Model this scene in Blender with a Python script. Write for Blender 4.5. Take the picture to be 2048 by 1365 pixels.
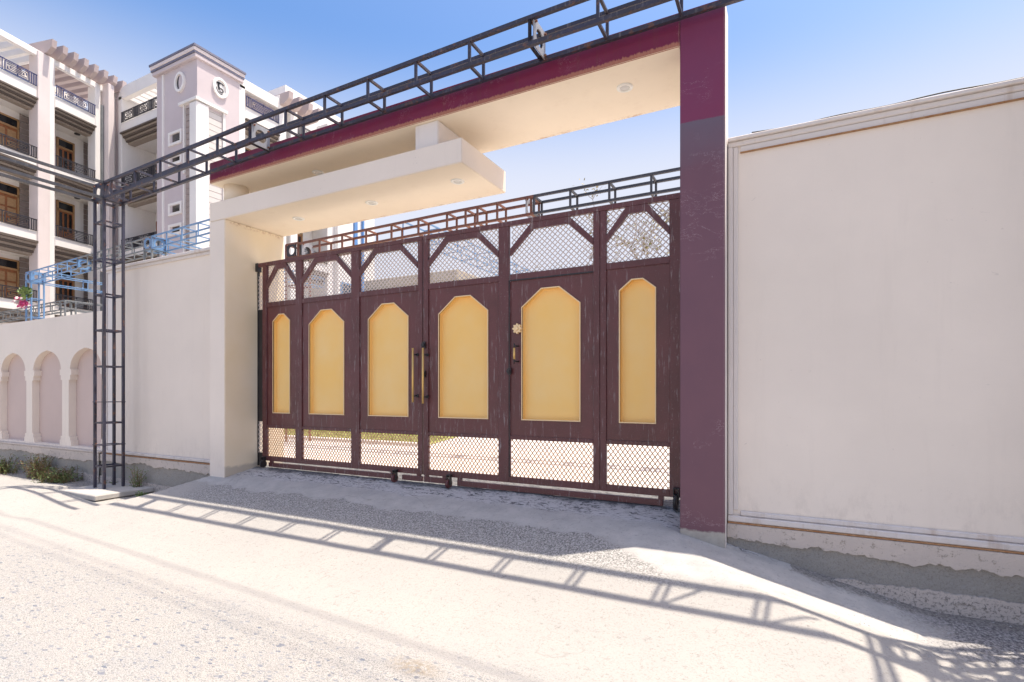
import bpy, bmesh, math, random
from mathutils import Vector, Matrix, noise
R = math.radians
scene = bpy.context.scene
for o in list(bpy.data.objects):
    bpy.data.objects.remove(o)
C = scene.collection
EYE = 1.8                    # everything below is measured from eye height, lifted by EYE at the end

# ------------------------------------------------------------------ camera, sky, sun, exposure
cam_d = bpy.data.cameras.new('camera')
cam = bpy.data.objects.new('camera', cam_d); C.objects.link(cam)
cam.location = (0, 0, EYE); cam.rotation_euler = (R(90), 0, R(27.55))
cam_d.sensor_width = 36; cam_d.lens = 1056 / 2048 * 36
cam_d.shift_y = 0.0491; cam_d.clip_end = 2000; cam_d.clip_start = 0.05
scene.camera = cam

SUN = Vector((0.275, 0.14, 1)).normalized()
world = bpy.data.worlds.new('World'); scene.world = world
world.use_nodes = True
wn = world.node_tree.nodes; wl = world.node_tree.links
for n in list(wn): wn.remove(n)
wo = wn.new('ShaderNodeOutputWorld'); wb = wn.new('ShaderNodeBackground')
sky = wn.new('ShaderNodeTexSky'); sky.sky_type = 'NISHITA'; sky.sun_disc = False
sky.sun_elevation = math.asin(SUN.z); sky.sun_rotation = math.atan2(SUN.x, SUN.y)
sky.air_density = 1.0; sky.dust_density = 3.6; sky.ozone_density = 3.0; sky.altitude = 100
# a pale haze thickens towards the horizon, all the way round
geo = wn.new('ShaderNodeTexCoord'); sep = wn.new('ShaderNodeSeparateXYZ')
wl.new(geo.outputs['Generated'], sep.inputs[0])
rmp = wn.new('ShaderNodeValToRGB'); wl.new(sep.outputs['Z'], rmp.inputs[0])
cr = rmp.color_ramp; cr.interpolation = 'EASE'
cr.elements[0].position = 0.34; cr.elements[0].color = (1, 1, 1, 1)
cr.elements[1].position = 0.56; cr.elements[1].color = (0, 0, 0, 1)
mixw = wn.new('ShaderNodeMix'); mixw.data_type = 'RGBA'
wl.new(rmp.outputs[0], mixw.inputs['Factor'])
hs = wn.new('ShaderNodeHueSaturation'); hs.inputs['Saturation'].default_value = 1.3; hs.inputs['Value'].default_value = 0.55
wl.new(sky.outputs[0], hs.inputs['Color']); wl.new(hs.outputs[0], mixw.inputs['A']); mixw.inputs['B'].default_value = (1.75, 1.84, 2.15, 1)
wl.new(mixw.outputs['Result'], wb.inputs[0]); wb.inputs[1].default_value = 0.14
wl.new(wb.outputs[0], wo.inputs[0])

sd = bpy.data.lights.new('sun', 'SUN'); sd.energy = 2.25; sd.angle = R(0.53); sd.color = (1, 0.91, 0.78)
sun = bpy.data.objects.new('sun', sd); C.objects.link(sun)
sun.rotation_euler = SUN.to_track_quat('Z', 'Y').to_euler(); sun.location = (8, 6, 30)
vs = scene.view_settings
scene.display_settings.display_device = 'sRGB'
vs.view_transform = 'Standard'; vs.look = 'None'; vs.exposure = 1.7; vs.gamma = 1; vs.use_curve_mapping = False

# ------------------------------------------------------------------ materials
M = {}
class NT:
    def __init__(s, name):
        s.m = bpy.data.materials.new(name); s.m.use_nodes = True
        s.n = s.m.node_tree.nodes; s.l = s.m.node_tree.links
        s.b = s.n['Principled BSDF']; M[name] = s.m
        s.pos = s.n.new('ShaderNodeNewGeometry').outputs['Position']
        s.xyz = None
    def comp(s, i):
        if s.xyz is None:
            x = s.n.new('ShaderNodeSeparateXYZ'); s.l.new(s.pos, x.inputs[0]); s.xyz = x
        return s.xyz.outputs[i]
    def scaled(s, v):
        m = s.n.new('ShaderNodeMapping'); s.l.new(s.pos, m.inputs[0]); m.inputs['Scale'].default_value = v
        return m.outputs[0]
    def noise(s, scale, detail=4, rough=0.6, vec=None, dist=0):
        t = s.n.new('ShaderNodeTexNoise'); t.inputs['Scale'].default_value = scale
        t.inputs['Detail'].default_value = detail; t.inputs['Roughness'].default_value = rough
        t.inputs['Distortion'].default_value = dist
        s.l.new(vec or s.pos, t.inputs['Vector']); return t.outputs['Fac']
    def voro(s, scale, feature='F1', out='Distance', vec=None):
        t = s.n.new('ShaderNodeTexVoronoi'); t.feature = feature; t.inputs['Scale'].default_value = scale
        s.l.new(vec or s.pos, t.inputs['Vector']); return t.outputs[out]
    def ramp(s, fac, stops):
        r = s.n.new('ShaderNodeValToRGB'); e = r.color_ramp.elements
        while len(e) < len(stops): e.new(0.5)
        for k, (p, c) in enumerate(stops):
            e[k].position = p
            e[k].color = (c, c, c, 1) if not hasattr(c, '__len__') else (*c, 1)
        s.l.new(fac, r.inputs[0]); return r.outputs[0]
    def math(s, op, a, b=0.0, clamp=False):
        n = s.n.new('ShaderNodeMath'); n.operation = op; n.use_clamp = clamp
        for k, v in enumerate((a, b)):
            if isinstance(v, (int, float)): n.inputs[k].default_value = v
            else: s.l.new(v, n.inputs[k])
        return n.outputs[0]
    def mix(s, fac, a, b):
        n = s.n.new('ShaderNodeMix'); n.data_type = 'RGBA'
        for key, v in (('Factor', fac), ('A', a), ('B', b)):
            if isinstance(v, (int, float)): n.inputs[key].default_value = v
            elif isinstance(v, tuple): n.inputs[key].default_value = (*v, 1)
            else: s.l.new(v, n.inputs[key])
        return n.outputs['Result']
    def color(s, c):
        if isinstance(c, tuple): s.b.inputs['Base Color'].default_value = (*c, 1)
        else: s.l.new(c, s.b.inputs['Base Color'])
    def rough(s, r):
        if isinstance(r, (int, float)): s.b.inputs['Roughness'].default_value = r
        else: s.l.new(r, s.b.inputs['Roughness'])
    def bump(s, h, strength=0.3, dist=0.01):
        b = s.n.new('ShaderNodeBump'); b.inputs['Strength'].default_value = strength
        b.inputs['Distance'].default_value = dist; s.l.new(h, b.inputs['Height'])
        s.l.new(b.outputs[0], s.b.inputs['Normal'])

def plaster(name, c, dirt=(0.30, 0.24, 0.19), amount=0.35, speck=True, rough=0.85, crack=0.0):
    t = NT(name)
    big = t.noise(0.55, 5, 0.6)
    c2 = tuple(v * 0.90 for v in c)
    col = t.mix(t.ramp(big, [(0.35, 0.0), (0.7, 1.0)]), c, c2)
    streak = t.noise(1.0, 6, 0.7, t.scaled((6, 6, 0.5)))
    col = t.mix(t.math('MULTIPLY', t.ramp(streak, [(0.55, 0), (0.85, 1)]), amount), col, dirt)
    if speck:
        v = t.noise(38, 3, 0.7)
        v2 = t.noise(2.3, 3, 0.5)
        sp = t.math('MULTIPLY', t.ramp(v, [(0.70, 0), (0.72, 1)]), t.ramp(v2, [(0.45, 0), (0.62, 1)]))
        col = t.mix(t.math('MULTIPLY', sp, 0.7), col, tuple(v * 0.6 for v in dirt))
    if crack:
        w = t.noise(1.1, 3, 0.5, None, 0.4)
        line = t.math('SUBTRACT', w, 0.5); line = t.math('ABSOLUTE', line)
        gate = t.ramp(t.noise(0.8, 2, 0.5), [(0.60, 0), (0.70, 1)])
        cr_ = t.math('MULTIPLY', t.ramp(line, [(0.0, 1), (0.004, 0)]), gate)
        col = t.mix(t.math('MULTIPLY', cr_, crack), col, tuple(v * 0.8 for v in dirt))
    if name in ('wall_plaster', 'moulding_paint'):
        lowd = t.math('SUBTRACT', 1.0, zblend(t, -1.15 + EYE, 0.22, 0.45, 2.5))
        spl = t.ramp(t.noise(9, 5, 0.75, t.scaled((1, 1, 0.5))), [(0.50, 0), (0.68, 1)])
        col = t.mix(t.math('MULTIPLY', t.math('MULTIPLY', lowd, spl), 0.22), col, (0.36, 0.29, 0.24))
        sc = t.math('MULTIPLY', t.ramp(t.noise(1, 4, 0.75, t.scaled((7, 7, 16)), 0.8), [(0.68, 0), (0.70, 1)]), t.ramp(t.noise(1.3, 2), [(0.5, 0), (0.6, 1)]))
        col = t.mix(t.math('MULTIPLY', sc, 0.45), col, (0.40, 0.34, 0.30))
        tint = t.noise(0.35, 3, 0.5)
        col = t.mix(t.math('MULTIPLY', t.ramp(tint, [(0.4, 0), (0.65, 1)]), 0.25), col, (0.74, 0.645, 0.575))
    if name == 'beam_cream':
        ed = t.math('DIVIDE', t.math('SUBTRACT', t.comp(1), 6.31), 0.05, True)
        ed = t.math('MULTIPLY', ed, t.ramp(t.noise(5, 5, 0.8), [(0.50, 0), (0.62, 1)]))
        col = t.mix(t.math('MULTIPLY', ed, 0.6), col, (0.45, 0.25, 0.13))
    t.color(col); t.rough(rough)
    t.bump(t.math('ADD', t.noise(120, 3), t.math('MULTIPLY', t.noise(6, 3), 1.5)), 0.18, 0.006)
    return t

def zblend(t, z, noise_amp=0.1, width=0.02, nscale=3.0):
    """1 above world height z (wobbly), 0 below"""
    n = t.noise(nscale, 5, 0.7)
    zz = t.math('ADD', t.comp(2), t.math('MULTIPLY', t.math('SUBTRACT', n, 0.5), noise_amp * 2))
    return t.math('DIVIDE', t.math('SUBTRACT', zz, z), width, True)

WALL = (0.83, 0.73, 0.63)
plaster('wall_plaster', WALL, amount=0.10)
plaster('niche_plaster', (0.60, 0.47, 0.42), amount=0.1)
plaster('pale_plaster', (0.76, 0.70, 0.66), amount=0.2)
plaster('cream_plaster', (0.74, 0.66, 0.54), amount=0.18, speck=False)
plaster('moulding_paint', (0.68, 0.62, 0.58), dirt=(0.36, 0.22, 0.12), amount=0.8)
plaster('tower_lilac', (0.56, 0.49, 0.50), amount=0.12, speck=False)
plaster('building_white', (0.80, 0.77, 0.74), amount=0.12, speck=False)
plaster('rafter_pink', (0.50, 0.41, 0.39), amount=0.12, speck=False)
plaster('building_pink', (0.70, 0.62, 0.60), amount=0.12, speck=False)
plaster('siding_taupe', (0.34, 0.28, 0.255), amount=0.1, speck=False)
plaster('siding_pale', (0.62, 0.58, 0.55), amount=0.1, speck=False)
plaster('beam_cream', (0.86, 0.74, 0.58), dirt=(0.42, 0.27, 0.16), amount=0.15, speck=False)

def cream_with_edges():
    # stains of rust along the joints of the cream soffits and pillar reveal
    t = NT('pillar_cream')
    n = t.noise(0.9, 4)
    col = t.mix(t.ramp(n, [(0.35, 0), (0.7, 1)]), (0.82, 0.71, 0.55), (0.78, 0.66, 0.46))
    e = zblend(t, 2.72 + EYE - 0.07, 0.05, 0.05, 9)
    sp = t.math('MULTIPLY', e, t.ramp(t.noise(14, 4, 0.7), [(0.5, 0), (0.6, 1)]))
    col = t.mix(t.math('MULTIPLY', sp, 0.7), col, (0.36, 0.2, 0.10))
    base = t.math('SUBTRACT', 1.0, zblend(t, -1.22 + EYE, 0.07, 0.05, 6))
    col = t.mix(t.math('MULTIPLY', base, 0.6), col, (0.35, 0.32, 0.29))
    t.color(col); t.rough(0.8); t.bump(t.noise(90, 3), 0.15, 0.005)
cream_with_edges()

def pillar_paint():
    t = NT('pillar_plum')
    n = t.noise(2.2, 4, 0.6)
    plum = t.mix(n, (0.170, 0.070, 0.092), (0.125, 0.054, 0.080))
    slate = (0.125, 0.112, 0.15)
    crim = t.mix(t.noise(1.6, 4), (0.20, 0.02, 0.065), (0.16, 0.03, 0.085))
    f1 = zblend(t, 2.05 + EYE, 0.5, 0.6, 0.8)
    col = t.mix(t.math('MULTIPLY', f1, 0.7), plum, slate)
    f2 = zblend(t, 2.58 + EYE, 0.03, 0.012, 5)
    col = t.mix(f2, col, crim)
    # scratches and chips
    ch = t.math('MULTIPLY', t.ramp(t.noise(26, 4, 0.75), [(0.70, 0), (0.73, 1)]), t.ramp(t.noise(3, 2), [(0.5, 0), (0.62, 1)]))
    col = t.mix(t.math('MULTIPLY', ch, 0.6), col, (0.6, 0.52, 0.52))
    w = t.noise(2.6, 6, 0.7, t.scaled((1, 1, 2.2)), 0.4)
    line = t.math('ABSOLUTE', t.math('SUBTRACT', w, 0.52))
    ck = t.math('MULTIPLY', t.ramp(line, [(0.0, 1), (0.003, 0)]), t.ramp(t.noise(1.3, 2), [(0.5, 0), (0.58, 1)]))
    col = t.mix(t.math('MULTIPLY', ck, 0.65), col, (0.55, 0.40, 0.42))
    b = t.math('SUBTRACT', 1.0, zblend(t, -1.335 + EYE, 0.04, 0.02, 9))
    col = t.mix(b, col, t.mix(t.noise(20, 3), (0.48, 0.44, 0.38), (0.30, 0.27, 0.24)))
    t.color(col); t.rough(0.42); t.bump(t.math('ADD', t.noise(60, 4), t.math('MULTIPLY', t.noise(5, 2), 3)), 0.12, 0.004)
pillar_paint()

def beam_paint():
    t = NT('beam_crimson')
    n = t.noise(1.4, 5, 0.65)
    col = t.mix(n, (0.21, 0.010, 0.045), (0.14, 0.010, 0.050))
    st = t.noise(1.0, 4, 0.7, t.scaled((14, 14, 0.8)))
    col = t.mix(t.math('MULTIPLY', t.ramp(st, [(0.5, 0), (0.8, 1)]), 0.4), col, (0.13, 0.05, 0.03))
    # ragged brown drip band along the bottom edge
    drip = t.noise(1.0, 5, 0.8, t.scaled((38, 38, 1.5)))
    zz = t.math('ADD', t.comp(2), t.math('MULTIPLY', t.math('SUBTRACT', drip, 0.5), -0.10))
    band = t.math('SUBTRACT', 1.0, t.math('DIVIDE', t.math('SUBTRACT', zz, 3.34 + EYE + 0.045), 0.012, True))
    fringe = t.mix(t.noise(1, 3, 0.7, t.scaled((60, 60, 6))), (0.30, 0.075, 0.04), (0.46, 0.22, 0.15))
    col = t.mix(band, col, fringe)
    w = t.noise(2.2, 6, 0.7, t.scaled((1.6, 1, 1)), 0.5)
    line = t.math('ABSOLUTE', t.math('SUBTRACT', w, 0.5))
    ck = t.math('MULTIPLY', t.ramp(line, [(0.0, 1), (0.004, 0)]), t.ramp(t.noise(1.1, 2), [(0.48, 0), (0.56, 1)]))
    col = t.mix(t.math('MULTIPLY', ck, 0.6), col, (0.5, 0.33, 0.33))
    t.color(col); t.rough(0.5); t.bump(t.noise(50, 4), 0.2, 0.005)
beam_paint()

def metal_paint(name, c, c2, dust=(0.5, 0.47, 0.46), rough=0.38, dustamt=0.5, rust=None, thr=0.62):
    t = NT(name)
    col = t.mix(t.ramp(t.noise(3.0, 4), [(0.35, 0), (0.7, 1)]), c, c2)
    if rust:
        r = t.ramp(t.noise(9, 5, 0.7), [(thr - 0.1, 0), (thr, 1)])
        col = t.mix(r, col, t.mix(t.noise(60, 2), rust, tuple(v * 0.5 for v in rust)))
    d = t.noise(1.0, 5, 0.75, t.scaled((30, 30, 3)))
    d2 = t.noise(55, 3, 0.7)
    dd = t.math('ADD', t.ramp(d, [(0.57, 0), (0.72, 1)]), t.ramp(d2, [(0.64, 0), (0.74, 0.7)]), True)
    col = t.mix(t.math('MULTIPLY', dd, dustamt), col, dust)
    t.color(col); t.rough(t.math('ADD', rough, t.math('MULTIPLY', dd, 0.3)))
    t.bump(t.noise(80, 3), 0.1, 0.002)
    return t
metal_paint('gate_plum', (0.120, 0.036, 0.038), (0.090, 0.027, 0.026), dustamt=0.62, rough=0.36)
metal_paint('gate_sheet', (0.130, 0.037, 0.037), (0.098, 0.030, 0.028), dustamt=0.42, rough=0.33)
metal_paint('truss_dark', (0.034, 0.033, 0.060), (0.036, 0.030, 0.038), rust=(0.16, 0.075, 0.05), dustamt=0.25, rough=0.55, thr=0.66)
metal_paint('truss_rusty', (0.22, 0.085, 0.05), (0.15, 0.06, 0.045), rust=(0.26, 0.12, 0.07), dustamt=0.25, rough=0.7)
metal_paint('truss_black', (0.045, 0.045, 0.055), (0.06, 0.058, 0.065), dustamt=0.2, rough=0.5)
metal_paint('truss_blue', (0.10, 0.22, 0.42), (0.17, 0.29, 0.45), dustamt=0.25, rough=0.5)
metal_paint('truss_grey', (0.20, 0.21, 0.21), (0.12, 0.13, 0.14), dustamt=0.25, rough=0.5)
metal_paint('plate_grey', (0.36, 0.36, 0.38), (0.25, 0.25, 0.27), rust=(0.25, 0.13, 0.08), dustamt=0.2, rough=0.5, thr=0.72)
metal_paint('blackened', (0.018, 0.016, 0.018), (0.03, 0.024, 0.024), dustamt=0.2, rough=0.45)
metal_paint('rail_black', (0.022, 0.023, 0.032), (0.03, 0.03, 0.04), dustamt=0.15, rough=0.5)
metal_paint('rail_navy', (0.03, 0.04, 0.15), (0.025, 0.03, 0.09), dustamt=0.1, rough=0.5)

def gold():
    t = NT('gold_sheet')
    n = t.noise(1.6, 4, 0.55)
    col = t.mix(t.ramp(n, [(0.3, 0), (0.75, 1)]), (0.95, 0.585, 0.17), (0.93, 0.635, 0.26))
    d = t.ramp(t.noise(30, 4, 0.7), [(0.66, 0), (0.8, 1)])
    col = t.mix(t.math('MULTIPLY', d, 0.25), col, (0.45, 0.36, 0.27))
    t.color(col); t.rough(0.55); t.bump(t.noise(4, 3), 0.08, 0.02)
    t = NT('gold_lip'); t.color((0.86, 0.62, 0.34)); t.rough(0.4)
    t = NT('gold_bar'); t.color((0.72, 0.47, 0.16)); t.rough(0.3); t.b.inputs['Metallic'].default_value = 0.35
    t = NT('lattice_tan'); t.color(t.mix(t.noise(25, 3), (0.78, 0.46, 0.23), (0.58, 0.33, 0.18))); t.rough(0.5)
    t = NT('lattice_grey'); t.color(t.mix(t.noise(25, 3), (0.74, 0.64, 0.57), (0.56, 0.48, 0.44))); t.rough(0.5)
gold()

def simple(name, c, c2=None, rough=0.7, scale=12, spec=None, metal=0):
    t = NT(name); c2 = c2 or tuple(v * 0.75 for v in c)
    t.color(t.mix(t.ramp(t.noise(scale, 4), [(0.3, 0), (0.7, 1)]), c, c2)); t.rough(rough)
    t.b.inputs['Metallic'].default_value = metal
    t.bump(t.noise(scale * 6, 3), 0.15, 0.004)
simple('fascia_brown', (0.085, 0.066, 0.054), (0.12, 0.095, 0.078))
simple('fascia_light', (0.36, 0.30, 0.25))
simple('door_wood', (0.34, 0.12, 0.04), (0.18, 0.07, 0.028), 0.5, 8)
simple('door_trim', (0.42, 0.25, 0.12), (0.32, 0.18, 0.08), 0.5)
simple('column_brown', (0.25, 0.17, 0.14), (0.34, 0.27, 0.24))
simple('cornice_slate', (0.13, 0.13, 0.19), (0.18, 0.18, 0.24))
simple('lamp_white', (0.78, 0.76, 0.70), (0.72, 0.69, 0.62), 0.4)
simple('lamp_lens', (0.55, 0.53, 0.49), (0.48, 0.46, 0.43), 0.25)
simple('cement_grey', (0.27, 0.245, 0.215), (0.19, 0.18, 0.165), 0.95, 5)
simple('cable_black', (0.03, 0.03, 0.035), None, 0.6)
simple('leaf_green', (0.13, 0.22, 0.055), (0.18, 0.23, 0.08), 0.6, 9)
simple('leaf_dry', (0.20, 0.12, 0.05), (0.13, 0.095, 0.04), 0.7, 9)
simple('leaf_tree', (0.20, 0.20, 0.06), (0.28, 0.19, 0.08), 0.6, 3)
simple('bark', (0.24, 0.18, 0.14), (0.16, 0.12, 0.09), 0.9)
simple('flower_pink', (0.52, 0.03, 0.16), (0.62, 0.10, 0.25), 0.6, 30)
simple('flower_white', (0.75, 0.70, 0.66), None, 0.6, 30)
simple('lawn_grass', (0.24, 0.27, 0.06), (0.33, 0.31, 0.10), 0.9, 5)
simple('rust_line', (0.30, 0.13, 0.05), (0.42, 0.25, 0.13), 0.9, 20)
simple('slab_concrete', (0.50, 0.47, 0.43), (0.38, 0.355, 0.33), 0.95, 6)
simple('stone_grey', (0.34, 0.33, 0.33), (0.45, 0.42, 0.39), 0.9, 30)
simple('blue_cladding', (0.08, 0.20, 0.46), (0.12, 0.26, 0.5), 0.5)
simple('hall_cream', (0.44, 0.38, 0.29), (0.37, 0.31, 0.23), 0.9, 2)
t = NT('dark_glass'); t.color((0.012, 0.013, 0.016)); t.rough(0.12)
t = NT('window_glass'); t.color((0.05, 0.07, 0.10)); t.rough(0.08)
t = NT('emblem_black'); t.color((0.02, 0.02, 0.025)); t.rough(0.5)

def peeling():
    t = NT('peeling_paint')
    col = t.mix(t.noise(3, 4), (0.64, 0.55, 0.48), (0.50, 0.43, 0.38))
    v = t.ramp(t.noise(16, 5, 0.8), [(0.56, 0), (0.63, 1)])
    col = t.mix(t.math('MULTIPLY', v, 0.75), col, (0.30, 0.25, 0.20))
    low = t.math('SUBTRACT', 1.0, zblend(t, -1.68 + EYE, 0.08, 0.12, 7))
    low = t.math('MULTIPLY', t.math('MULTIPLY', low, 0.7), t.ramp(t.noise(38, 5, 0.7), [(0.50, 0), (0.62, 1)]))
    col = t.mix(low, col, (0.07, 0.065, 0.06))
    t.color(col); t.rough(0.9); t.bump(t.noise(35, 5, 0.75), 0.6, 0.012)
    t = NT('cement_render')
    col = t.mix(t.noise(2.2, 5, 0.7), (0.46, 0.42, 0.37), (0.32, 0.295, 0.265))
    col = t.mix(t.math('MULTIPLY', t.ramp(t.noise(70, 4, 0.8), [(0.5, 0), (0.7, 1)]), 0.6), col, (0.15, 0.14, 0.125))
    t.color(col); t.rough(0.95); t.bump(t.noise(40, 6, 0.8), 0.9, 0.02)
peeling()

def ground_mat():
    t = NT('ground_concrete')
    x, y = t.comp(0), t.comp(1)
    wob = t.math('MULTIPLY', t.math('SUBTRACT', t.noise(1.3, 6, 0.7), 0.5), 0.5)
    wob2 = t.math('MULTIPLY', t.math('SUBTRACT', t.noise(5, 5, 0.75), 0.5), 0.25)
    yy = t.math('ADD', y, t.math('ADD', wob, wob2))
    dust = t.mix(t.ramp(t.noise(0.8, 5, 0.6), [(0.3, 0), (0.7, 1)]), (0.395, 0.365, 0.335), (0.34, 0.325, 0.305))
    fine = t.noise(60, 4, 0.8)
    dust = t.mix(t.math('MULTIPLY', t.ramp(fine, [(0.53, 0), (0.63, 1)]), 0.42), dust, (0.17, 0.155, 0.14))
    dust = t.mix(t.math('MULTIPLY', t.ramp(t.noise(22, 5, 0.8), [(0.58, 0), (0.64, 1)]), 0.5), dust, (0.15, 0.14, 0.13))
    blot = t.noise(4.5, 6, 0.75, None, 0.5)
    dust = t.mix(t.math('MULTIPLY', t.ramp(blot, [(0.50, 0), (0.66, 1)]), 0.5), dust, (0.37, 0.35, 0.325))
    marks = t.math('MULTIPLY', t.ramp(t.noise(1, 5, 0.8, t.scaled((22, 9, 9)), 0.7), [(0.62, 0), (0.66, 1)]), t.ramp(t.noise(2.0, 2), [(0.5, 0), (0.6, 1)]))
    dust = t.mix(t.math('MULTIPLY', marks, 0.6), dust, (0.16, 0.15, 0.14))
    # stony street surface: pale and bluish chips in a cream bed
    vv = t.n.new('ShaderNodeTexVoronoi'); vv.inputs['Scale'].default_value = 26
    dn = t.n.new('ShaderNodeTexNoise'); dn.inputs['Scale'].default_value = 30; t.l.new(t.pos, dn.inputs['Vector'])
    vm = t.n.new('ShaderNodeVectorMath'); vm.operation = 'MULTIPLY_ADD'; t.l.new(dn.outputs['Color'], vm.inputs[0]); vm.inputs[1].default_value = (0.035, 0.035, 0); t.l.new(t.scaled((0.75, 1.5, 0.01)), vm.inputs[2])
    vv.distance = 'MANHATTAN'
    t.l.new(vm.outputs[0], vv.inputs['Vector']); vd, vc = vv.outputs['Distance'], vv.outputs['Color']
    sepc = t.n.new('ShaderNodeSeparateColor'); t.l.new(vc, sepc.inputs[0])
    chipcol = t.mix(sepc.outputs[0], (0.085, 0.105, 0.15), (0.26, 0.26, 0.27))
    chip = t.math('MULTIPLY', t.math('LESS_THAN', vd, t.math('MULTIPLY', sepc.outputs[1], 0.75)), t.math('GREATER_THAN', sepc.outputs[2], 0.25))
    bed = t.mix(t.ramp(t.noise(1.1, 4), [(0.35, 0), (0.7, 1)]), (0.385, 0.36, 0.33), (0.345, 0.335, 0.32))
    bed = t.mix(t.math('MULTIPLY', t.ramp(t.noise(120, 3, 0.8), [(0.50, 0), (0.60, 1)]), 0.85), bed, (0.10, 0.098, 0.10))
    road = t.mix(t.math('MULTIPLY', chip, 0.8), bed, chipcol)
    v3 = t.n.new('ShaderNodeTexVoronoi'); v3.inputs['Scale'].default_value = 52
    v3.distance = 'MANHATTAN'; t.l.new(vm.outputs[0], v3.inputs['Vector']); s3 = t.n.new('ShaderNodeSeparateColor'); t.l.new(v3.outputs['Color'], s3.inputs[0])
    chip3 = t.math('MULTIPLY', t.math('LESS_THAN', v3.outputs['Distance'], t.math('MULTIPLY', s3.outputs[1], 0.70)), t.math('GREATER_THAN', s3.outputs[2], 0.40))
    road = t.mix(t.math('MULTIPLY', chip3, 0.7), road, t.mix(s3.outputs[0], (0.12, 0.14, 0.18), (0.30, 0.27, 0.25)))
    isroad = t.math('SUBTRACT', 1.0, t.math('DIVIDE', t.math('SUBTRACT', yy, 2.70), 0.45, True))
    col = t.mix(isroad, dust, road)
    # tyre lines of settled dust
    # aggregate strip, mortar band and grimy apron on the ramp
    agg = t.mix(t.ramp(t.noise(55, 5, 0.85), [(0.42, 0), (0.58, 1)]), (0.52, 0.50, 0.475), (0.08, 0.078, 0.075))
    xw = t.math('ADD', x, t.math('MULTIPLY', t.math('SUBTRACT', yy, 4.75), 1.6))
    xin = t.math('MULTIPLY', t.math('DIVIDE', t.math('ADD', x, 8.1), 0.5, True), t.math('SUBTRACT', 1.0, t.math('DIVIDE', t.math('ADD', xw, 1.25), 0.25, True)))
    fa = t.math('MULTIPLY', t.math('DIVIDE', t.math('SUBTRACT', yy, 4.30), 0.35, True), xin)
    col = t.mix(t.math('MULTIPLY', fa, 0.85), col, agg)
    mortar = t.mix(t.ramp(t.noise(5, 5, 0.7), [(0.35, 0), (0.65, 1)]), (0.47, 0.45, 0.425), (0.38, 0.365, 0.35))
    mortar = t.mix(t.math('MULTIPLY', t.ramp(t.noise(30, 4, 0.8), [(0.58, 0), (0.66, 1)]), 0.5), mortar, (0.20, 0.195, 0.19))
    # left and right of the aggregate the mortar runs on down the ramp
    far = t.math('MULTIPLY', t.math('DIVIDE', t.math('ADD', xw, 1.25), 0.2, True), t.math('SUBTRACT', 1.0, t.math('DIVIDE', t.math('SUBTRACT', x, 0.9), 0.4, True)))
    col = t.mix(t.math('MULTIPLY', far, t.math('DIVIDE', t.math('SUBTRACT', yy, 4.55), 0.1, True)), col, mortar)
    col = t.mix(t.math('DIVIDE', t.math('SUBTRACT', yy, 5.03), 0.03, True), col, mortar)
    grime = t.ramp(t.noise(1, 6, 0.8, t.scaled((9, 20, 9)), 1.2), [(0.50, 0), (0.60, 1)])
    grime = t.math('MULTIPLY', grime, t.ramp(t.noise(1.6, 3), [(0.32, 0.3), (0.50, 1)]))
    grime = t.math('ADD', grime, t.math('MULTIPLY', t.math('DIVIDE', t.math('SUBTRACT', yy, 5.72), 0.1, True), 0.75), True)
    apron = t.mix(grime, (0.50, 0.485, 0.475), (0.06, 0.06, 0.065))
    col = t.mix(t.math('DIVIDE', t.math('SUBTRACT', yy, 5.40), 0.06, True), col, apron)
    # gravelly gutter on the right
    gut = t.math('MULTIPLY', t.math('DIVIDE', t.math('SUBTRACT', t.math('ADD', x, t.math('MULTIPLY', wob, 2.0)), 0.75), 0.3, True),
                 t.math('DIVIDE', t.math('SUBTRACT', yy, 4.35), 0.3, True))
    gcol = t.mix(t.ramp(t.noise(50, 4, 0.8), [(0.42, 0), (0.58, 1)]), (0.36, 0.34, 0.33), (0.09, 0.085, 0.09))
    col = t.mix(gut, col, gcol)
    foot = t.math('MULTIPLY', t.math('DIVIDE', t.math('SUBTRACT', yy, 5.22), 0.12, True), t.math('GREATER_THAN', t.math('ADD', x, wob), 0.0))
    lgut = t.math('MULTIPLY', t.math('DIVIDE', t.math('SUBTRACT', yy, 4.85), 0.2, True), t.math('LESS_THAN', t.math('ADD', x, wob), -8.75))
    soil = t.mix(t.ramp(t.noise(40, 5, 0.8), [(0.38, 0), (0.60, 1)]), (0.34, 0.31, 0.28), (0.10, 0.09, 0.08))
    col = t.mix(t.math('MULTIPLY', t.math('MAXIMUM', foot, lgut), 0.85), col, soil)
    # the paved court behind the gate
    paving = t.mix(t.noise(0.6, 4), (0.56, 0.52, 0.49), (0.52, 0.48, 0.46))
    col = t.mix(t.math('GREATER_THAN', y, 6.45), col, paving)
    # brown spill in the road
    dx = t.math('DIVIDE', t.math('ADD', x, 2.15), 0.22); dy = t.math('DIVIDE', t.math('SUBTRACT', y, 2.76), 0.10)
    rr = t.math('SQRT', t.math('ADD', t.math('MULTIPLY', dx, dx), t.math('MULTIPLY', dy, dy)))
    sp_ = t.math('MULTIPLY', t.math('SUBTRACT', 1.2, rr, True), t.ramp(t.noise(24, 5, 0.75), [(0.40, 0), (0.58, 1)]))
    col = t.mix(t.math('MULTIPLY', sp_, 0.9), col, (0.24, 0.19, 0.13))
    # hairline cracks in the concrete
    ce = t.n.new('ShaderNodeTexNoise'); ce.inputs['Scale'].default_value = 0.9; ce.inputs['Detail'].default_value = 4; ce.inputs['Distortion'].default_value = 0.6
    t.l.new(t.pos, ce.inputs['Vector'])
    cl = t.ramp(t.math('ABSOLUTE', t.math('SUBTRACT', ce.outputs['Fac'], 0.5)), [(0.0, 1), (0.0035, 0)])
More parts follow.
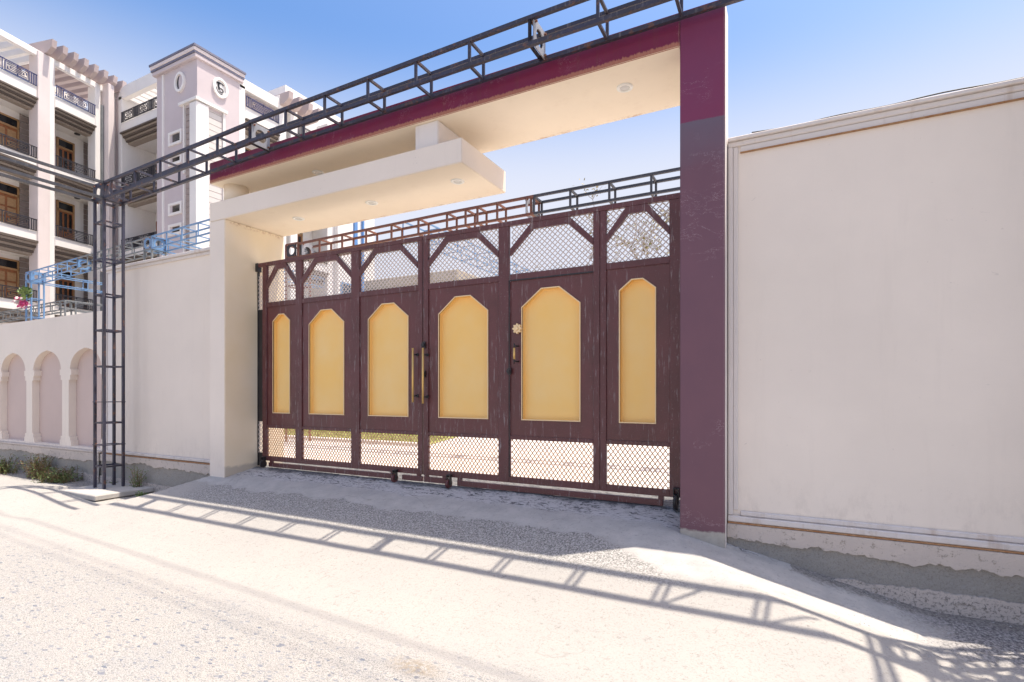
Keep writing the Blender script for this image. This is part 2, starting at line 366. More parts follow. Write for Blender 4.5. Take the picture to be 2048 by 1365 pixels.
    cl = t.math('MULTIPLY', cl, t.ramp(t.noise(0.9, 2), [(0.48, 0), (0.56, 1)]))
    col = t.mix(t.math('MULTIPLY', cl, 0.4), col, (0.2, 0.19, 0.175))
    t.color(col); t.rough(0.93)
    t.bump(t.math('ADD', t.noise(70, 4, 0.8), t.math('MULTIPLY', t.math('SUBTRACT', 1.0, vd), t.math('MULTIPLY', isroad, 0.8))), 0.5, 0.008)
ground_mat()

# ------------------------------------------------------------------ building helpers
W = {}
def setw(o, mat4, parent):
    W[o.name] = mat4
    if parent is not None:
        o.parent = parent
        o.matrix_local = W[parent.name].inverted() @ mat4
    else:
        o.matrix_local = mat4
def thing(name, label, cat, loc=(0, 0, 0), group=None):
    o = bpy.data.objects.new(name, None); C.objects.link(o); o.empty_display_size = 0.2
    setw(o, Matrix.Translation(loc), None)
    o['label'] = label; o['category'] = cat
    if group: o['group'] = group
    return o
def tag(o, label=None, cat=None, group=None, kind=None):
    for k, v in (('label', label), ('category', cat), ('group', group), ('kind', kind)):
        if v: o[k] = v
    return o
_cache = {}
def cube_mesh(d, bev, mat):
    key = (round(d[0], 4), round(d[1], 4), round(d[2], 4), bev, mat)
    if key in _cache: return _cache[key]
    bm = bmesh.new(); bmesh.ops.create_cube(bm, size=1)
    for v in bm.verts: v.co = Vector((v.co.x * d[0], v.co.y * d[1], v.co.z * d[2]))
    if bev: bmesh.ops.bevel(bm, geom=bm.edges[:], offset=min(bev, min(d) * 0.45), segments=1, affect='EDGES')
    me = bpy.data.meshes.new('box'); bm.to_mesh(me); bm.free(); me.materials.append(M[mat])
    _cache[key] = me; return me
def box(name, mat, parent, x0, x1, y0, y1, z0, z1, bev=0.0, rot=None, kind=None):
    """rot: (origin Vector, angle) turns the box about a vertical axis through origin"""
    d = (abs(x1 - x0), abs(y1 - y0), abs(z1 - z0)); c = Vector(((x0 + x1) / 2, (y0 + y1) / 2, (z0 + z1) / 2))
    o = bpy.data.objects.new(name, cube_mesh(d, bev, mat)); C.objects.link(o)
    setw(o, Matrix.Translation(c), parent)
    if kind: o['kind'] = kind
    return o
def bar(name, mat, parent, p, q, th=0.03, th2=None):
    p, q = Vector(p), Vector(q); v = q - p; L = v.length
    o = bpy.data.objects.new(name, cube_mesh((th, th2 or th, L), 0, mat)); C.objects.link(o)
    z = v.normalized(); up = Vector((0, 0, 1)) if abs(z.z) < 0.9 else Vector((0, 1, 0))
    x = up.cross(z).normalized(); y = z.cross(x)
    m = Matrix((x, y, z)).transposed().to_4x4(); m.translation = (p + q) / 2
    setw(o, m, parent); return o
def meshobj(name, mats, parent, verts, faces, smooth=False, midx=None, kind=None, origin=None):
    if origin is None:
        n = len(verts); origin = Vector((sum(v[0] for v in verts) / n, sum(v[1] for v in verts) / n, min(v[2] for v in verts)))
    origin = Vector(origin)
    me = bpy.data.meshes.new(name); me.from_pydata([tuple(Vector(v) - origin) for v in verts], [], faces); me.update()
    for m in (mats if isinstance(mats, (list, tuple)) else [mats]): me.materials.append(M[m])
    if midx:
        for p, k in zip(me.polygons, midx): p.material_index = k
    if smooth:
        for p in me.polygons: p.use_smooth = True
    o = bpy.data.objects.new(name, me); C.objects.link(o)
    setw(o, Matrix.Translation(origin), parent)
    if kind: o['kind'] = kind
    return o
def from_bm(name, mats, parent, bm, kind=None, smooth=False):
    bm.normal_update()
    verts = [v.co.copy() for v in bm.verts]; bm.verts.index_update()
    faces = [[v.index for v in f.verts] for f in bm.faces]; mi = [f.material_index for f in bm.faces]
    bm.free()
    return meshobj(name, mats, parent, verts, faces, smooth, mi, kind)
def plate_bm(outer, holes, y0, y1, conv=lambda x, y, z: (x, y, z)):
    """flat plate in the x-z plane with holes, thickness y0..y1"""
    bm = bmesh.new(); loops = [outer] + list(holes)
    for yy in (y0, y1):
        es = []
        for lp in loops:
            vs_ = [bm.verts.new(conv(p[0], yy, p[1])) for p in lp]
            for k in range(len(vs_)): es.append(bm.edges.new((vs_[k], vs_[(k + 1) % len(vs_)])))
        bmesh.ops.triangle_fill(bm, edges=es, use_beauty=True)
    base = 0; tot = sum(len(l) for l in loops); bm.verts.ensure_lookup_table()
    for lp in loops:
        n = len(lp)
        for k in range(n):
            a, b = base + k, base + (k + 1) % n
            bm.faces.new((bm.verts[a], bm.verts[b], bm.verts[b + tot], bm.verts[a + tot]))
        base += n
    bmesh.ops.recalc_face_normals(bm, faces=bm.faces[:])
    return bm
def plate(name, mat, parent, outer, holes, y0, y1, conv=lambda x, y, z: (x, y, z), kind=None):
    return from_bm(name, mat, parent, plate_bm(outer, holes, y0, y1, conv), kind)
def rect(x0, x1, z0, z1): return [(x0, z0), (x1, z0), (x1, z1), (x0, z1)]
def circ(cx, cz, r, n=24, rz=None):
    rz = rz or r
    return [(cx + r * math.cos(2 * math.pi * k / n), cz + rz * math.sin(2 * math.pi * k / n)) for k in range(n)]
def cyl(name, mat, parent, p, q, r, r2=None, n=16, smooth=True, cap=True):
    p, q = Vector(p), Vector(q); z = (q - p).normalized(); up = Vector((0, 0, 1)) if abs(z.z) < 0.9 else Vector((0, 1, 0))
    x = up.cross(z).normalized(); y = z.cross(x); r2 = r if r2 is None else r2
    vs_, fs = [], []
    for c, rr in ((p, r), (q, r2)):
        for k in range(n):
            a = 2 * math.pi * k / n; vs_.append(c + x * math.cos(a) * rr + y * math.sin(a) * rr)
    for k in range(n): fs.append((k, (k + 1) % n, n + (k + 1) % n, n + k))
    if cap: fs += [tuple(range(n - 1, -1, -1)), tuple(range(n, 2 * n))]
    o = meshobj(name, mat, parent, vs_, fs)
    if smooth:
        for f in o.data.polygons:
            if len(f.vertices) == 4: f.use_smooth = True
    return o
def tube_path(name, mat, parent, pts, r, n=6, kind=None):
    vs_, fs = [], []; pts = [Vector(p) for p in pts]
    for i, p in enumerate(pts):
        t_ = (pts[min(i + 1, len(pts) - 1)] - pts[max(i - 1, 0)]).normalized()
        up = Vector((0, 0, 1)) if abs(t_.z) < 0.9 else Vector((0, 1, 0))
        x = up.cross(t_).normalized(); y = t_.cross(x)
        for k in range(n):
            a = 2 * math.pi * k / n; vs_.append(p + x * math.cos(a) * r + y * math.sin(a) * r)
    for i in range(len(pts) - 1):
        for k in range(n): fs.append((i * n + k, i * n + (k + 1) % n, (i + 1) * n + (k + 1) % n, (i + 1) * n + k))
    return meshobj(name, mat, parent, vs_, fs, True, None, kind)
def facebox(name, parent, x0, x1, y0, y1, z0, z1, default, front=None, bottom=None, right=None, bev=0.008):
    bm = bmesh.new(); bmesh.ops.create_cube(bm, size=1)
    for v in bm.verts: v.co = Vector(((x0 + x1) / 2 + v.co.x * (x1 - x0), (y0 + y1) / 2 + v.co.y * (y1 - y0), (z0 + z1) / 2 + v.co.z * (z1 - z0)))
    bmesh.ops.bevel(bm, geom=bm.edges[:], offset=bev, segments=2, affect='EDGES')
    mats = [default]
    def idx(m):
        if m not in mats: mats.append(m)
        return mats.index(m)
    bm.normal_update()
    for f in bm.faces:
        n = f.normal
        if front and n.y < -0.6: f.material_index = idx(front)
        if bottom and n.z < -0.8: f.material_index = idx(bottom)
        if right and n.x > 0.8: f.material_index = idx(right)
    return from_bm(name, mats, parent, bm)

rng = random.Random(7)

# ------------------------------------------------------------------ ground
def sstep(a, b, v):
    t_ = max(0.0, min(1.0, (v - a) / (b - a))); return t_ * t_ * (3 - 2 * t_)
def interp(tab, v):
    if v <= tab[0][0]: return tab[0][1]
    for (a, fa), (b, fb) in zip(tab, tab[1:]):
        if v <= b: return fa + (fb - fa) * (v - a) / (b - a)
    return tab[-1][1]
RAMP = [(2.2, -1.82), (3.0, -1.79), (3.6, -1.745), (4.17, -1.65), (4.47, -1.57), (5.285, -1.36), (5.84, -1.255), (6.2, -1.25)]
LEFT = [(0, -8.3), (3.6, -9.3), (4.2, -8.87), (4.56, -8.6), (5.28, -8.3), (6, -8.2)]
def gz(x, y):
    if y > 5.75 and (x < -8.1 or x > -0.7) or y > 6.2: return -1.25
    n1 = noise.noise(Vector((x * 0.35, y * 0.35, 1.3)))
    road = -1.80 + 0.02 * n1 * min(1, abs(y) / 2)
    road += 0.115 * math.exp(-((x + 11.8) / 1.3) ** 2) * math.exp(-((y - 4.0) / 0.8) ** 2)
    road -= 0.03 * math.exp(-((x + 9.7) / 0.8) ** 2) * math.exp(-((y - 4.2) / 1.0) ** 2)
    r = interp(RAMP, y)
    xl = interp(LEFT, y)
    wl_ = 0.12 + 1.2 * sstep(4.0, 3.0, y)
    m = sstep(xl - wl_ , xl + 0.05, x)
    xs_ = interp([(3.4, 0.9), (4.3, 0.12), (4.95, -0.75), (5.4, -1.1)], y)
    k_ = 0.22 * max(0.0, x - xs_)
    r = r - k_ * (1 - 0.5 * math.exp(-max(0.0, x - xs_) / 0.12))
    z = road + (max(r, road) - road) * m
    rough = 0
    if 4.25 < y < 5.05 and -8 < x < -1.8: rough = 0.004
    elif y >= 5.4 : rough = 0.004
    elif x > 0.7 and y > 4.2: rough = 0.014
    elif x < -8.8 and y > 4.7: rough = 0.012
    else: rough = 0.002
    return z + rough * (noise.noise(Vector((x * 14, y * 14, 0))) + 0.7 * noise.noise(Vector((x * 31, y * 31, 5)))) + 0.006 * noise.noise(Vector((x * 1.3, y * 1.3, 9)))
xs = [-1500, -500, -200, -80, -40, -28] + [-24 + 0.25 * k for k in range(40)] + [-14 + 0.045 * k for k in range(385)] + [3.4, 3.8, 4.5, 6, 9, 15, 30, 80, 200, 600, 1500]
ys = [-1500, -500, -150, -50, -20, -8, -4, -2, -1] + [-0.5 + 0.07 * k for k in range(50)] + [3.0 + 0.035 * k for k in range(95)] + [6.4, 7, 8, 10, 14, 20, 30, 60, 150, 500, 1500]
vv_ = [(x, y, gz(x, y)) for y in ys for x in xs]; nx = len(xs)
ff_ = [(j * nx + i, j * nx + i + 1, (j + 1) * nx + i + 1, (j + 1) * nx + i) for j in range(len(ys) - 1) for i in range(nx - 1)]
g = meshobj('ground', 'ground_concrete', None, vv_, ff_, True, origin=(0, 0, -1.8)); g['kind'] = 'structure'

# ------------------------------------------------------------------ gate portal
YF, YB = 5.285, 6.39
portal = thing('gate_portal', 'concrete gateway with crimson top beam, plum right pillar and cream left pillar', 'gateway', (-4.4, 5.85, -1.3))
p = facebox('pillar', portal, -0.923, -0.516, YF, 5.57, -1.6, 3.675, 'pillar_plum', right='pale_plaster')
box('pillar_sun_block', 'pale_plaster', portal, -0.922, -0.60, 5.571, YB, -1.6, 3.674)  # added unseen block behind the thin pillar, stops sun leaking through
tag(p, 'plum painted right pillar with crimson top and bare concrete foot')
p = facebox('pillar', portal, -8.25, -7.864, YF, YB, -1.6, 2.719, 'pillar_cream', front='wall_plaster')
tag(p, 'cream left pillar with pinkish front')
p = facebox('beam', portal, -8.25, -0.925, YF, YB, 3.34, 3.673, 'beam_cream', front='beam_crimson'); 
p = facebox('canopy_slab', portal, -8.25, -3.43, YF, YB, 2.722, 3.02, 'beam_cream', front='wall_plaster', right='wall_plaster')
facebox('post', portal, -4.16, -3.81, YF + 0.05, YB - 0.1, 3.021, 3.339, 'pale_plaster')
cyl('round_post', 'beam_cream', portal, (-8.03, 5.6, 3.02), (-8.03, 5.6, 3.34), 0.185, n=28)
def downlight(x, y, z):
    ring = []; n = 28
    vs_, fs = [], []
    prof = [(0.0, 0.0), (0.052, 0.0), (0.056, 0.010), (0.078, 0.012), (0.088, 0.006), (0.09, -0.001)]
    prof = [(0.050, -0.004), (0.056, 0.010), (0.080, 0.012), (0.090, 0.006), (0.092, -0.003)]
    for r_, h_ in prof:
        for k in range(n):
            a = 2 * math.pi * k / n; vs_.append((x + r_ * math.cos(a), y + r_ * math.sin(a), z - h_))
    for j in range(len(prof) - 1):
        for k in range(n): fs.append((j * n + k, j * n + (k + 1) % n, (j + 1) * n + (k + 1) % n, (j + 1) * n + k))
    d = meshobj('downlight', 'lamp_white', portal, vs_, fs, True)
    cyl('lens', 'lamp_lens', d, (x, y, z + 0.01), (x, y, z - 0.004), 0.053, n=24)
for u_ in ((-1.585, 5.72, 3.34), (-6.35, 5.78, 3.34), (-3.79, 5.74, 2.722), (-5.32, 5.82, 2.722), (-6.83, 5.82, 2.722)):
    downlight(*u_)

# ------------------------------------------------------------------ gate leaves
YG = 5.84
def lattice(name, mat, parent, x0, x1, z0, z1, dw, dh, w, y, depth=0.005):
    vs_, fs = [], []
    sl = dh / dw
    def add(px, pz, qx, qz, y=y):
        dx, dz = qx - px, qz - pz; L = math.hypot(dx, dz)
        if L < 0.004: return
        nx_, nz_ = -dz / L * w / 2, dx / L * w / 2
        b = len(vs_)
        for yy in (y, y + depth):
            vs_.extend([(px + nx_, yy, pz + nz_), (qx + nx_, yy, qz + nz_), (qx - nx_, yy, qz - nz_), (px - nx_, yy, pz - nz_)])
        fs.extend([(b, b + 1, b + 2, b + 3), (b + 7, b + 6, b + 5, b + 4), (b, b + 4, b + 5, b + 1), (b + 1, b + 5, b + 6, b + 2), (b + 2, b + 6, b + 7, b + 3), (b + 3, b + 7, b + 4, b)])
    Wd, H = x1 - x0, z1 - z0
    for s_ in (1, -1):
        k = -int(H / dh) - 2
        while k * dw < Wd + H / sl + dw:
            # line x = x0 + k*dw + t, z = z0 + s*t*sl (s=-1 starts from top)
            a = k * dw; t0 = max(0, -a); t1 = min(H / sl, Wd - a)
            if t1 > t0:
                za, zb = t0 * sl, t1 * sl
                if s_ == 1: add(x0 + a + t0, z0 + za, x0 + a + t1, z0 + zb, y - 0.0055)
                else: add(x0 + a + t0, z1 - za, x0 + a + t1, z1 - zb)
            k += 1
    return meshobj(name, mat, parent, vs_, fs, kind='stuff')
def strip_poly(pts, w):
    """band of width w inside an open polyline in x-z (offset towards its right hand)"""
    out = []
    for i, p_ in enumerate(pts):
        a = Vector(pts[max(i - 1, 0)]); b = Vector(p_); c_ = Vector(pts[min(i + 1, len(pts) - 1)])
        def nrm(u, v):
            d = (v - u).normalized(); return Vector((d.y, -d.x))
        if i == 0: n_ = nrm(b, c_); out.append(b + n_ * w)
        elif i == len(pts) - 1: n_ = nrm(a, b); out.append(b + n_ * w)
        else:
            n1, n2 = nrm(a, b), nrm(b, c_); m_ = (n1 + n2).normalized(); out.append(b + m_ * (w / m_.dot(n1)))
    return [tuple(p_) for p_ in pts] + [tuple(v) for v in reversed(out)]
ZB, ZLB, ZLT, ZP0, ZP1, ZUB, ZTOP, ZT2 = -1.14, -1.065, -0.60, -0.555, 1.385, 1.46, 2.06, 2.125
def bay(parent, x0, x1, gx0, gx1, door=None):
    """x0..x1 clear opening between the stiles, gx0..gx1 gold inset"""
    pd = door or parent
    # sheet with chamfered hole
    c_ = min(0.26, (gx1 - gx0) * 0.35); zt, zs, zb = 1.243, 1.243 - c_ * 0.8, -0.345
    hole = [(gx0, zb), (gx1, zb), (gx1, zs), (gx1 - c_, zt), (gx0 + c_, zt), (gx0, zs)]
    plate('sheet_panel', 'gate_sheet', pd, rect(x0, x1, ZP0, ZP1), [hole], YG + 0.012, YG + 0.02)
    lip = strip_poly(hole + [hole[0], hole[1]], -0.012)
    outer = [(gx0 - 0.012, zb - 0.012), (gx1 + 0.012, zb - 0.012), (gx1 + 0.012, zs + 0.006), (gx1 - c_ + 0.006, zt + 0.012), (gx0 + c_ - 0.006, zt + 0.012), (gx0 - 0.012, zs + 0.006)]
    plate('gold_trim', 'gold_lip', pd, outer, [hole], YG + 0.0, YG + 0.0118)
    # tray: reveal + back
    n = len(hole); vs_ = [(a, YG + 0.004, b) for a, b in hole] + [(a, YG + 0.075, b) for a, b in hole]
    fs = [(k, (k + 1) % n, n + (k + 1) % n, n + k) for k in range(n)] + [tuple(range(n, 2 * n))]
    meshobj('gold_panel', 'gold_sheet', pd, vs_, fs)
    # rails above and below the sheet
    box('rail', 'gate_plum', parent, x0, x1, YG - 0.004, YG + 0.036, ZP1, ZUB, 0.003)
    box('rail', 'gate_plum', pd, x0, x1, YG - 0.002, YG + 0.036, ZLT, ZP0, 0.003)
    # octagonal arch band
    ac = min(0.29, (x1 - x0) * 0.33); za = 1.725; zt2 = 2.022
    pts = [(x0, ZUB), (x0, za), (x0 + ac, zt2), (x1 - ac, zt2), (x1, za), (x1, ZUB)]
    e = 0.0
    band = [(x0, 1.775), (x0 + ac, 2.062), (x1 - ac, 2.062), (x1, 1.775), (x1, 1.69), (x1 - ac - 0.02, 1.985), (x0 + ac + 0.02, 1.985), (x0, 1.69)]
    plate('arch_band', 'gate_plum', parent, band, [], YG - 0.012, YG + 0.028)
    lattice('lattice_mesh', 'lattice_grey', parent, x0, x1, ZUB, ZTOP, 0.069, 0.066, 0.0125, YG + 0.036)
    lattice('lattice_mesh', 'lattice_tan', pd, x0 + 0.008, x1 - 0.008, ZLB, ZLT, 0.0555, 0.0735, 0.0105, YG + 0.022)
def stile(parent, x0, x1, z0=ZB, z1=ZT2 - 0.06):
    box('stile', 'gate_plum', parent, x0, x1, YG - 0.008, YG + 0.042, z0, z1, 0.004)
def wheel(parent, x, zc, r, mat='gate_plum'):
    w = cyl('wheel', mat, parent, (x - 0.018, YG - 0.055, zc), (x + 0.018, YG - 0.055, zc), r, n=24)
    cyl('hub', 'blackened', w, (x - 0.026, YG - 0.055, zc), (x + 0.026, YG - 0.055, zc), r * 0.35, n=12)
    for s_ in (-1, 1):
        box('bracket', 'blackened', w, x + s_ * 0.024 - 0.004, x + s_ * 0.024 + 0.004, YG - 0.075, YG - 0.02, zc - 0.01, zc + r + 0.05, 0.001)
    box('bracket', 'blackened', w, x - 0.03, x + 0.03, YG - 0.075, YG - 0.012, zc + r + 0.05, zc + r + 0.06, 0.001)

LL = thing('gate_leaf', 'left steel gate leaf beside the cream pillar, with three gold arched insets', 'gate', (-6.0, 5.86, -1.25))
for a, b in ((-7.70, -7.600), (-6.918, -6.775), (-5.735, -5.573), (-4.505, -4.432)): stile(LL, a, b)
bay(LL, -7.600, -6.918, -7.449, -7.071)
bay(LL, -6.775, -5.735, -6.615, -5.896)
bay(LL, -5.573, -4.505, -5.40, -4.686)
box('top_rail', 'gate_plum', LL, -7.80, -4.432, YG - 0.012, YG + 0.045, ZT2 - 0.06, ZT2, 0.004)
for a, b in ((-7.600, -6.918), (-6.775, -5.735), (-5.573, -4.505)): box('rail', 'gate_plum', LL, a, b, YG - 0.006, YG + 0.04, ZB, ZLB, 0.003)
box('bottom_rail', 'gate_plum', LL, -7.55, -4.98, YG - 0.008, YG + 0.042, -1.235, -1.168, 0.003)
box('bottom_rail', 'gate_plum', LL, -4.78, -4.44, YG - 0.008, YG + 0.042, -1.235, -1.168, 0.003)
for x in (-7.5, -4.96, -4.5): box('spacer', 'gate_plum', LL, x - 0.03, x + 0.03, YG, YG + 0.035, -1.17, -1.14)
wheel(LL, -4.87, -1.215, 0.058); wheel(LL, -7.62, -1.19, 0.06, 'blackened')
# closing strip with its own lattice between leaf and pillar
box('guide_post', 'blackened', LL, -7.862, -7.845, YG + 0.02, YG + 0.06, -1.24, 2.13, 0.002)
box('guide_plate', 'blackened', LL, -7.845, -7.701, YG + 0.03, YG + 0.05, -0.50, 1.36, 0.002)
box('guide_plate', 'blackened', LL, -7.845, -7.701, YG + 0.03, YG + 0.05, -1.24, -1.02, 0.002)
lattice('lattice_mesh', 'lattice_grey', LL, -7.845, -7.701, 1.36, 1.92, 0.066, 0.07, 0.014, YG + 0.035)
lattice('lattice_mesh', 'lattice_grey', LL, -7.845, -7.701, -1.02, -0.50, 0.06, 0.075, 0.012, YG + 0.035)
box('guide_cap', 'blackened', LL, -7.862, -7.80, YG - 0.02, YG + 0.06, 1.99, 2.13, 0.004)

RL = thing('gate_leaf', 'right steel gate leaf beside the plum pillar, with a wicket door and gold flower knob', 'gate', (-2.7, 5.86, -1.25))
for a, b in ((-4.408, -4.330), (-3.238, -3.089), (-1.988, -1.910), (-1.905, -1.832), (-1.130, -0.985)): stile(RL, a, b)
bay(RL, -4.330, -3.238, -4.155, -3.405)
wd = box('wicket_door', 'gate_plum', RL, -3.087, -3.069, YG - 0.004, YG + 0.03, ZLB, ZP1 - 0.012, 0.002)
bay(RL, -3.069, -1.990, -2.905, -2.158, wd)
bay(RL, -1.832, -1.130, -1.675, -1.285)
box('door_gap', 'blackened', wd, -3.0885, -3.076, YG - 0.0095, YG - 0.0045, ZLB, ZP1)
box('door_gap', 'blackened', wd, -3.076, -1.99, YG - 0.0065, YG + 0.005, ZP1 - 0.012, ZP1 + 0.004)
box('top_rail', 'gate_plum', RL, -4.408, -0.985, YG - 0.012, YG + 0.045, ZT2 - 0.06, ZT2, 0.004)
for a, b in ((-4.330, -3.238), (-3.089, -1.988), (-1.832, -1.130)): box('rail', 'gate_plum', RL, a, b, YG - 0.006, YG + 0.04, ZB, ZLB, 0.003)
box('bottom_rail', 'gate_plum', RL, -4.40, -4.05, YG - 0.008, YG + 0.042, -1.235, -1.165, 0.003)
box('bottom_rail', 'gate_plum', RL, -3.86, -1.20, YG - 0.008, YG + 0.042, -1.245, -1.178, 0.003)
for x in (-4.37, -4.07, -3.83, -1.22): box('spacer', 'gate_plum', RL, x - 0.03, x + 0.03, YG, YG + 0.035, -1.18, -1.14)
wheel(RL, -3.96, -1.22, 0.06); wheel(RL, -1.05, -1.175, 0.085, 'blackened')
def handle(parent, x, z0, z1, r=0.015, out=0.075, brk=0.12):
    h = cyl('handle', 'gold_bar', parent, (x, YG - out, z0), (x, YG - out, z1), r, n=14)
    for zz in (z0 + (z1 - z0) * brk * 1.0, z1 - (z1 - z0) * brk):
        cyl('bracket', 'blackened', h, (x, YG - out + 0.008, zz), (x + 0.028, YG - 0.006, zz), 0.010, n=8)
        cyl('flange', 'blackened', h, (x + 0.028, YG - 0.018, zz), (x + 0.028, YG - 0.0085, zz), 0.024, n=12)
handle(LL, -4.535, -0.15, 0.59); handle(RL, -4.365, -0.165, 0.585)
def latch(parent, x, z, s_=0.05):
    pts = [(x - s_, z), (x - s_ * 0.3, z - s_), (x + s_ * 0.35, z - s_ * 0.9), (x + s_ * 0.5, z), (x + s_ * 0.35, z + s_ * 0.9), (x - s_ * 0.3, z + s_)]
    l = plate('latch', 'blackened', parent, pts, [], YG - 0.03, YG - 0.0085)
    cyl('ring', 'blackened', l, (x - 0.006, YG - 0.05, z), (x - 0.006, YG - 0.03, z), s_ * 0.45, n=12)
latch(RL, -4.385, 0.63); latch(RL, -4.385, 0.235); latch(wd, -3.07, 0.25, 0.045)
h = cyl('handle', 'gold_bar', wd, (-2.985, YG - 0.06, 0.395), (-2.985, YG - 0.06, 0.535), 0.013, n=12)
for zz, s_ in ((0.37, 1), (0.56, 1)):
    cyl('bracket', 'blackened', h, (-2.985, YG - 0.06, zz - 0.03), (-2.985, YG - 0.06, zz + 0.03), 0.009, n=8)
    cyl('bracket', 'blackened', h, (-2.985, YG - 0.06, zz), (-2.96, YG + 0.011, zz), 0.009, n=8)
pet = [(-2.965 + (0.055 + 0.010 * math.cos(8 * a)) * math.cos(a), 0.775 + (0.055 + 0.010 * math.cos(8 * a)) * math.sin(a)) for a in [2 * math.pi * k / 64 for k in range(64)]]
kn = plate('knob', 'gold_lip', wd, pet, [], YG - 0.03, YG + 0.011)
cyl('knob_centre', 'gold_lip', kn, (-2.965, YG - 0.045, 0.775), (-2.965, YG - 0.03, 0.775), 0.018, 0.026, n=16)

# ------------------------------------------------------------------ boundary walls
def jag(x0, x1, zc, amp, seed, step=0.018):
    n = max(2, int((x1 - x0) / step)); out = []
    for k in range(n + 1):
        x = x0 + (x1 - x0) * k / n
        z = zc(x) + amp * (noise.noise(Vector((x * 1.8, seed, 0))) + 0.5 * noise.noise(Vector((x * 7, seed, 3))) + 0.40 * noise.noise(Vector((x * 22, seed, 7))) + 0.22 * noise.noise(Vector((x * 60, seed, 9))))
        out.append((x, z))
    return out
def plinth(parent, x0, x1, ztop, seed, yf=5.45):
    x1d = min(x1, 4.0) if x0 > -2 else x1; x0d = max(x0, -17.5)
    box('plinth', 'cement_render', parent, x0, x1, yf + 0.03, 5.74, -2.1, ztop, 0)
    gx = [x0d + 0.03 * k for k in range(int((x1d - x0d) / 0.03) + 1)]; gzz = [-2.05 + k * (ztop + 2.05) / 24 for k in range(25)]
    pv = [(x, yf + 0.012 * (noise.noise(Vector((x * 3, z * 5, seed))) + 0.6 * noise.noise(Vector((x * 13, z * 13, seed))) + 0.35 * noise.noise(Vector((x * 35, z * 35, seed)))) - 0.003, z) for z in gzz for x in gx]
    nn = len(gx)
    meshobj('rough_render', 'cement_render', parent, pv, [(j * nn + i, j * nn + i + 1, (j + 1) * nn + i + 1, (j + 1) * nn + i) for j in range(24) for i in range(nn - 1)], False)
    low = jag(x0, x1, lambda x: ztop - 0.14 - 0.02 * math.sin(x * 1.3), 0.05, seed)
    plate('paint_layer', 'peeling_paint', parent, low + [(x1, ztop - 0.002), (x0, ztop - 0.002)], [], yf - 0.026, yf - 0.004)
    up = jag(x0, x1, lambda x: -1.66 + 0.02 * math.sin(x * 0.9 + 1), 0.035, seed + 5)
    plate('paint_layer', 'peeling_paint', parent, [(x0, -2.0), (x1, -2.0)] + list(reversed(up)), [], yf - 0.028, yf - 0.004)
wr = thing('boundary_wall', 'tall plain pinkish plaster wall with moulded frame, right of the plum pillar', 'wall', (6, 5.6, -1.8))
X1 = 14
box('wall_panel', 'wall_plaster', wr, -0.51, X1, 5.50, 5.74, -1.255, 2.395)
box('coping', 'moulding_paint', wr, -0.51, X1, 5.45, 5.78, 2.395, 2.43, 0.006)
box('moulding', 'moulding_paint', wr, -0.508, X1, 5.475, 5.4995, 2.345, 2.394, 0.008)
box('moulding', 'moulding_paint', wr, -0.40, X1, 5.487, 5.4995, 2.285, 2.344, 0.01)
box('moulding', 'moulding_paint', wr, -0.508, -0.465, 5.47, 5.4995, -1.19, 2.344, 0.008)
box('moulding', 'moulding_paint', wr, -0.464, -0.42, 5.486, 5.4995, -1.14, 2.344, 0.01)
box('moulding', 'moulding_paint', wr, -0.400, X1, 5.477, 5.4995, -1.19, -1.14, 0.01)
box('moulding', 'moulding_paint', wr, -0.508, X1, 5.445, 5.4995, -1.245, -1.191, 0.008)
box('rust_line', 'rust_line', wr, -0.508, X1, 5.440, 5.4995, -1.262, -1.246, 0.003)
box('stain_line', 'rust_line', wr, -0.40, X1, 5.4745, 5.4995, 2.276, 2.2845)
for k in range(14): box('coping_joint', 'rust_line', wr, -0.1 + k * 0.93 + rng.uniform(-.2, .2), -0.094 + k * 0.93 + 0.2, 5.4285, 5.4295, 2.397, 2.43) if False else None
plinth(wr, -0.51, X1, -1.262, 3.1)
cpts = []
for k in range(90):
    x = -0.3 + k * 0.12
    cpts.append((x, 5.5 + 0.03 * math.sin(x * 2), 2.44 + 0.022 * max(0, math.sin(x * 1.9 - 0.2)) + 0.012 * math.sin(x * 4.1) ** 2))
tag(tube_path('cable', 'cable_black', None, cpts, 0.006), 'thin slack black cable lying along the coping of the right wall', 'cable')

wl2 = thing('boundary_wall', 'tall pinkish plaster wall panel between the steel tower and the cream pillar', 'wall', (-10.1, 5.6, -1.8))
box('wall_panel', 'wall_plaster', wl2, -11.9, -8.252, 5.50, 5.74, -1.20, 2.345)
box('coping', 'moulding_paint', wl2, -11.93, -8.252, 5.44, 5.78, 2.346, 2.395, 0.006)
box('moulding', 'moulding_paint', wl2, -11.9, -8.252, 5.472, 5.4995, 2.29, 2.345, 0.008)
box('moulding', 'pale_plaster', wl2, -11.9, -11.75, 5.455, 5.4995, -1.14, 2.289, 0.008)
box('moulding', 'pale_plaster', wl2, -11.74, -11.52, 5.475, 5.4995, -1.14, 2.289, 0.008)
box('moulding', 'moulding_paint', wl2, -11.9, -8.252, 5.46, 5.4995, -1.195, -1.141, 0.008)
box('rust_line', 'rust_line', wl2, -11.9, -8.252, 5.445, 5.4995, -1.222, -1.202, 0.003)
plinth(wl2, -11.9, -8.252, -1.222, 8.4)

